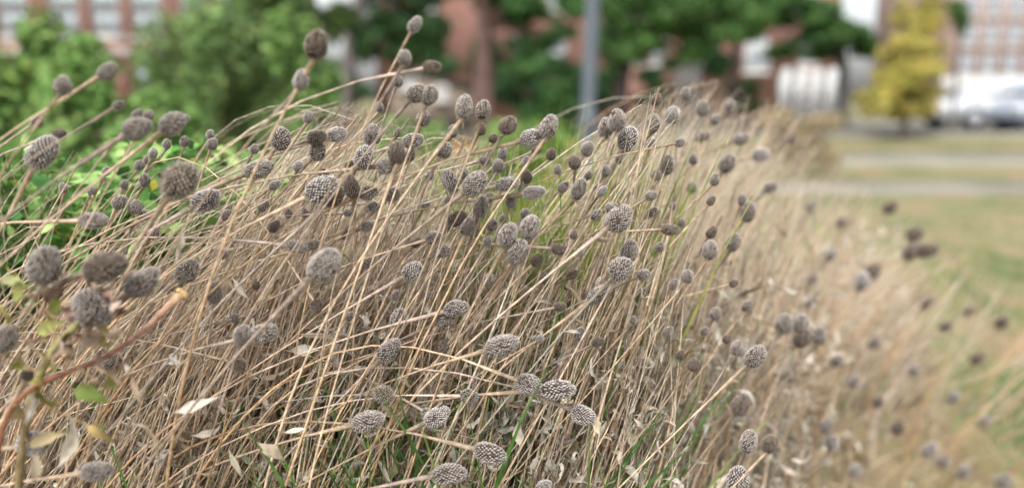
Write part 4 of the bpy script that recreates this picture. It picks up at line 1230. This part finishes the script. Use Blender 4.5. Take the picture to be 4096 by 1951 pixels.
def withered():
    g = np.random.default_rng(303)
    d = 0.55
    c = at(375, 1235, d)
    pts = np.array([at(60, 2350, 0.58), at(70, 1950, 0.57), at(110, 1620, 0.56), at(200, 1400, 0.555), at(330, 1280, d)])
    lo = pts[0].copy(); lo[2] = bed_height(lo[0], lo[1])
    pts = np.concatenate([[lo], pts])
    t = np.linspace(0, 1, len(pts)); tt = np.linspace(0, 1, 22)
    P = np.stack([np.interp(tt, t, pts[:, i]) for i in range(3)], 1)
    for _ in range(3): P[1:-1] = (P[:-2] + 2 * P[1:-1] + P[2:]) / 4
    root = empty('withered_plant', P[0])
    col = np.where(np.linspace(0, 1, 22)[:, None] < 0.62, np.array([[0.20, 0.15, 0.08]]), np.array([[0.26, 0.24, 0.11]]))
    MB().tube(P - P[0], np.linspace(0.0030, 0.0027, 22) * g.uniform(0.92, 1.1, 22), 10, col).build('stalk', 'stalk', root)
    core, sc = HEADS['fuzzy'][0]
    h = obj('seed_disc', core, root)
    ax = axis_of(78, 35)
    q = Vector(ax).to_track_quat('Z', 'Y').to_matrix().to_4x4()
    h.matrix_local = Matrix.Translation(Vector(c - ax * 0.01 - P[0])) @ q @ Matrix.Diagonal((0.027, 0.027, 0.025, 1))
    s = obj('scales', HEADS['grey'][1][1], h); s['kind'] = 'stuff'
    for i in range(64):
        a = i * 2.4 + g.normal() * 0.2
        dirv = axis_of(math.degrees(a), g.uniform(-30, 45))
        near = i < 22
        V, Q = blade_leaf(g.uniform(0.012, 0.026), g.uniform(0.004, 0.010) if i % 4 else g.uniform(0.009, 0.014), g.choice([-1, 1]) * g.uniform(1.0, 4.0), g.uniform(-3, 3), g.uniform(0.3, 0.9), g, 12, ragged=0.22)
        o = c if near else at(g.normal(290, 150), g.normal(1280, 120), d + g.uniform(-0.01, 0.03))
        V = V @ rot_to(dirv, g.uniform(0, 3)).T + (o - P[0]) + dirv * (g.uniform(0.004, 0.012) if near else 0.0) - ax * g.uniform(-0.006, 0.014)
        cc = np.array([(0.34, 0.23, 0.18), (0.22, 0.14, 0.09), (0.44, 0.34, 0.28), (0.12, 0.08, 0.06), (0.34, 0.31, 0.12), (0.40, 0.30, 0.21)])[i % 6]
        MB().add(V, Q=Q, col=cc).build('bract', 'dry_leaf', root)
    for (u, v, ang, L, w, cc) in ((200, 1290, 85, 0.026, 0.013, (0.30, 0.34, 0.09)), (60, 1210, 60, 0.03, 0.014, (0.32, 0.33, 0.12)), (150, 1320, 15, 0.022, 0.014, (0.30, 0.33, 0.10)),
                                 (300, 1560, -10, 0.026, 0.018, (0.17, 0.23, 0.06)), (430, 1560, 70, 0.02, 0.013, (0.33, 0.31, 0.12)), (30, 1300, 120, 0.03, 0.014, (0.4, 0.36, 0.12)),
                                 (250, 1620, 190, 0.03, 0.013, (0.25, 0.24, 0.06)), (90, 1480, 140, 0.026, 0.014, (0.28, 0.30, 0.07)), (150, 1560, 40, 0.03, 0.014, (0.34, 0.30, 0.10)), (60, 1680, 60, 0.03, 0.015, (0.40, 0.32, 0.18)), (120, 1780, 20, 0.03, 0.013, (0.38, 0.31, 0.18)), (20, 1420, 70, 0.03, 0.016, (0.33, 0.36, 0.10)), (350, 1700, -30, 0.03, 0.012, (0.42, 0.32, 0.14)), (100, 1150, 150, 0.03, 0.012, (0.32, 0.33, 0.16))):
        dirv = axis_of(ang, g.uniform(-25, 25))
        V, Q = blade_leaf(L * 0.95, w * 0.85, g.choice([-1, 1]) * g.uniform(0.8, 2.2), g.uniform(-1.6, 1.6), 0.5, g, 11, ragged=0.12)
        V = V @ rot_to(dirv, g.uniform(0, 1.2)).T + at(u, v, d + 0.01) - P[0]
        MB().add(V, Q=Q, col=cc).build('leaf', 'green_leaf', root)
        j = int(np.argmin(np.linalg.norm(P - at(u, v, d + 0.01), axis=1)))
        MB().tube(bez(P[j] - P[0], (P[j] - P[0]) * 0.6 + V[1] * 0.4 + (0, 0, 0.003), V[1], V[1], 5), 0.0006, 5, (0.24, 0.17, 0.09)).build('leaf_stalk', 'stalk', root)
    tag(root, 'withered plant with yellow green stalk and curled pinkish brown bracts', 'plant')
    # reddish cut stalk bending to the right
    pts = np.array([at(-60, 1900, 0.54), at(30, 1600, 0.545), at(200, 1510, 0.555), at(370, 1455, 0.57), at(500, 1385, 0.59), at(600, 1300, 0.61), at(670, 1225, 0.625), at(722, 1180, 0.635)])
    lo = pts[0].copy(); lo[2] = bed_height(lo[0], lo[1]); pts = np.concatenate([[lo], pts])
    t = np.linspace(0, 1, len(pts)); tt = np.linspace(0, 1, 34)
    P = np.stack([np.interp(tt, t, pts[:, i]) for i in range(3)], 1)
    for _ in range(6): P[1:-1] = (P[:-2] + 2 * P[1:-1] + P[2:]) / 4
    s = np.linspace(0, 1, 34)
    rr = np.interp(s, [0, 0.5, 0.8, 0.92, 1], [0.0018, 0.0018, 0.0021, 0.0032, 0.0038])
    col = np.stack([np.interp(s, [0, 0.35, 0.6, 0.85, 1], v) for v in ([0.13, 0.20, 0.27, 0.42, 0.56], [0.07, 0.09, 0.13, 0.26, 0.40], [0.04, 0.05, 0.10, 0.18, 0.24])], 1)
    root = empty('cut_stalk', P[0])
    MB().tube(P - P[0], rr, 12, col).build('stem', 'stalk', root)
    e = P[-1] - P[0]; dr = P[-1] - P[-3]; dr /= np.linalg.norm(dr)
    A = np.cross(dr, [0, 0, 1]); A /= np.linalg.norm(A); B = np.cross(dr, A)
    m = MB(); nn = 14
    th = np.arange(nn) * 2 * math.pi / nn
    rings = []
    for k, (r, o) in enumerate(((0.0046, -0.001), (0.0056, 0.0015), (0.0052, 0.003), (0.0038, 0.0024), (0.002, 0.0005))):
        jag = 1 + 0.08 * np.sin(th * 3 + k)
        rings.append(e + dr * o + (A * np.cos(th)[:, None] + B * np.sin(th)[:, None]) * (r * jag)[:, None])
    V = np.concatenate(rings); i = np.arange(4)[:, None] * nn; j = np.arange(nn)[None, :]; j2 = (j + 1) % nn
    m.add(V, Q=np.stack([i + j, i + j2, i + nn + j2, i + nn + j], -1).reshape(-1, 4), col=(0.62, 0.43, 0.22)).build('cut_end', 'stalk', root)
    gg = np.random.default_rng(8); nf = 700
    jj = gg.integers(14, 33, nf); a = gg.uniform(0, 6.28, nf)
    Tn = np.gradient(P, axis=0); Tn /= np.linalg.norm(Tn, axis=1)[:, None]
    A = np.cross(Tn, [0, 0, 1.0]); A /= np.linalg.norm(A, axis=1)[:, None]; B = np.cross(Tn, A)
    dv = A[jj] * np.cos(a)[:, None] + B[jj] * np.sin(a)[:, None]
    f = gg.random(nf)[:, None]
    p = P[jj] * (1 - f) + P[np.minimum(jj + 1, 33)] * f - P[0] + dv * rr[jj][:, None]
    V = np.stack([p - Tn[jj] * 0.00012, p + Tn[jj] * 0.00012, p + dv * 0.0012 + Tn[jj] * 0.0005], 1).reshape(-1, 3)
    h = MB().add(V, T=np.arange(nf * 3).reshape(-1, 3), col=(0.6, 0.45, 0.4)).build('hairs', 'stalk', root, smooth=False); h['kind'] = 'stuff'
    tag(root, 'thick reddish cut stalk bending up to a pale orange end', 'stalk')


withered()

# single large dry leaves that stand out
LEAVES = [(735, 905, -98, .6, 0.030, 0.011, 'whitish furry dry leaf hanging below the shaggy seed head'),
          (925, 1105, -48, .66, 0.030, 0.008, 'long narrow pale leaf slanting down right of the cut stalk'),
          (1020, 1760, -45, .62, 0.036, 0.018, 'broad creamy folded leaf low between the leaning stalks'),
          (915, 1790, -72, .64, 0.030, 0.007, 'narrow cream leaf hanging beside the broad folded one'),
          (690, 1650, 15, .6, 0.034, 0.013, 'curled straw leaf under the rows of leaning stalks'),
          (520, 1690, -25, .58, 0.03, 0.011, 'bent pale leaf near the lower picture edge'),
          (760, 1740, -15, .62, 0.026, 0.009, 'rolled grey cream leaf twisting like a screw'),
          (100, 1700, 62, .5, 0.028, 0.005, 'white shrivelled leaf above the pale lower head'),
          (140, 1800, -80, .5, 0.024, 0.010, 'tan leaf draped over the pale seed head in the lower corner'),
          (230, 1880, 70, .54, 0.04, 0.014, 'upright straw leaf beside the lowest left seed head'),
          (1280, 1400, 170, .68, 0.03, 0.013, 'broad tan leaf lying behind the arching stalk'),
          (2390, 1660, -100, .66, 0.018, 0.009, 'cream curled leaf right of the drooping pale head'),
          (2080, 1790, 100, .68, 0.026, 0.014, 'wide cupped tan leaf among the steep brown stalks'),
          (1150, 890, 125, .66, 0.012, 0.005, 'small cream leaf curling above the level seed head'),
          (1420, 1730, -70, .7, 0.034, 0.011, 'large crumpled grey leaf above the green grass blades')]
for k, (u, v, ang, d, L, w, lab) in enumerate(LEAVES):
    g = np.random.default_rng(600 + k)
    V, Q = blade_leaf(L * 1.15, w, g.choice([-1, 1]) * g.uniform(0.8, 2.0), g.choice([-1, 1]) * g.uniform(1.0, 2.6), g.uniform(0.3, 0.8), g, 14)
    V = V.reshape(-1, 3, 3); tt = np.linspace(0, 1, len(V)); V = V[:, 1:2, :] + (V - V[:, 1:2, :]) * ((1 - tt ** 2.5) * np.clip(tt * 3, 0.15, 1))[:, None, None]; V = V.reshape(-1, 3)
    V = V @ rot_to(axis_of(ang, g.uniform(-15, 15)), g.uniform(-0.6, 0.6)).T
    o = MB().add(V, Q=Q, col=np.array([(0.56, 0.50, 0.40), (0.60, 0.56, 0.49), (0.48, 0.40, 0.29)][k % 3])).build('dry_leaf', 'dry_leaf')
    o.location = at(u, v, d)
    tag(o, lab, 'leaf', 'large dry leaves on the stalks')

# green broad leaves low in the bed on the left and between the stalks
def green_leaves():
    g = np.random.default_rng(93)
    n = 3200
    x = g.uniform(-1.0, 1.1, n); y = g.uniform(0.7, 1.7, n); z = bed_height(x, y) + g.uniform(0.06, 0.34, n)
    keep0 = np.sin(x * 9 + 2 * np.sin(y * 7)) + np.sin(y * 11 + x * 4) > 0.2
    x, y, z = x[keep0], y[keep0], z[keep0]
    keep = x < bed_edge(y) - 0.2
    P = np.stack([x, y, z], 1)[keep]; n = len(P)
    C = np.array([(0.14, 0.30, 0.08), (0.24, 0.38, 0.16), (0.10, 0.23, 0.06), (0.30, 0.40, 0.10)])[g.integers(0, 4, n)]
    m = MB(); scatter(m, [(V * np.array([1, 0.55, 1]), Q) for V, Q in green_protos], P, yaw_pitch(g, n, -0.3, 1.2), g.uniform(0.025, 0.05, n), C)
    tag(m.build('weeds', 'green_leaf'), 'small green weeds low between the dry stalks', 'weeds', kind='stuff')


green_leaves()


# dry tussocky lawn beyond the bed edge
def lawn_tufts(n, seed):
    g = np.random.default_rng(seed)
    y = 0.9 + 5.0 * g.random(n) ** 1.5; x = bed_edge(y) - 0.2 + g.random(n) * (0.6 + y * 0.8)
    protos = [blade_leaf(1.0, 0.05, g.uniform(-1.4, -0.2), g.uniform(-0.8, 0.8), 0.3, g, 4) for _ in range(5)]
    P = np.stack([x, y, bed_height(x, y)], 1)
    C = np.array([(0.42, 0.33, 0.20), (0.48, 0.38, 0.24), (0.20, 0.25, 0.10), (0.34, 0.29, 0.15), (0.40, 0.33, 0.21)])[g.integers(0, 5, n)] * g.uniform(0.75, 1.25, (n, 1))
    m = MB(); scatter(m, protos, P, yaw_pitch(g, n, 0.5, 1.4), g.uniform(0.05, 0.13, n), C)
    tag(m.build('lawn_grass', 'green_leaf'), 'tan and green lawn grass beside the flower bed', 'grass', kind='stuff')


lawn_tufts(9000, 97)
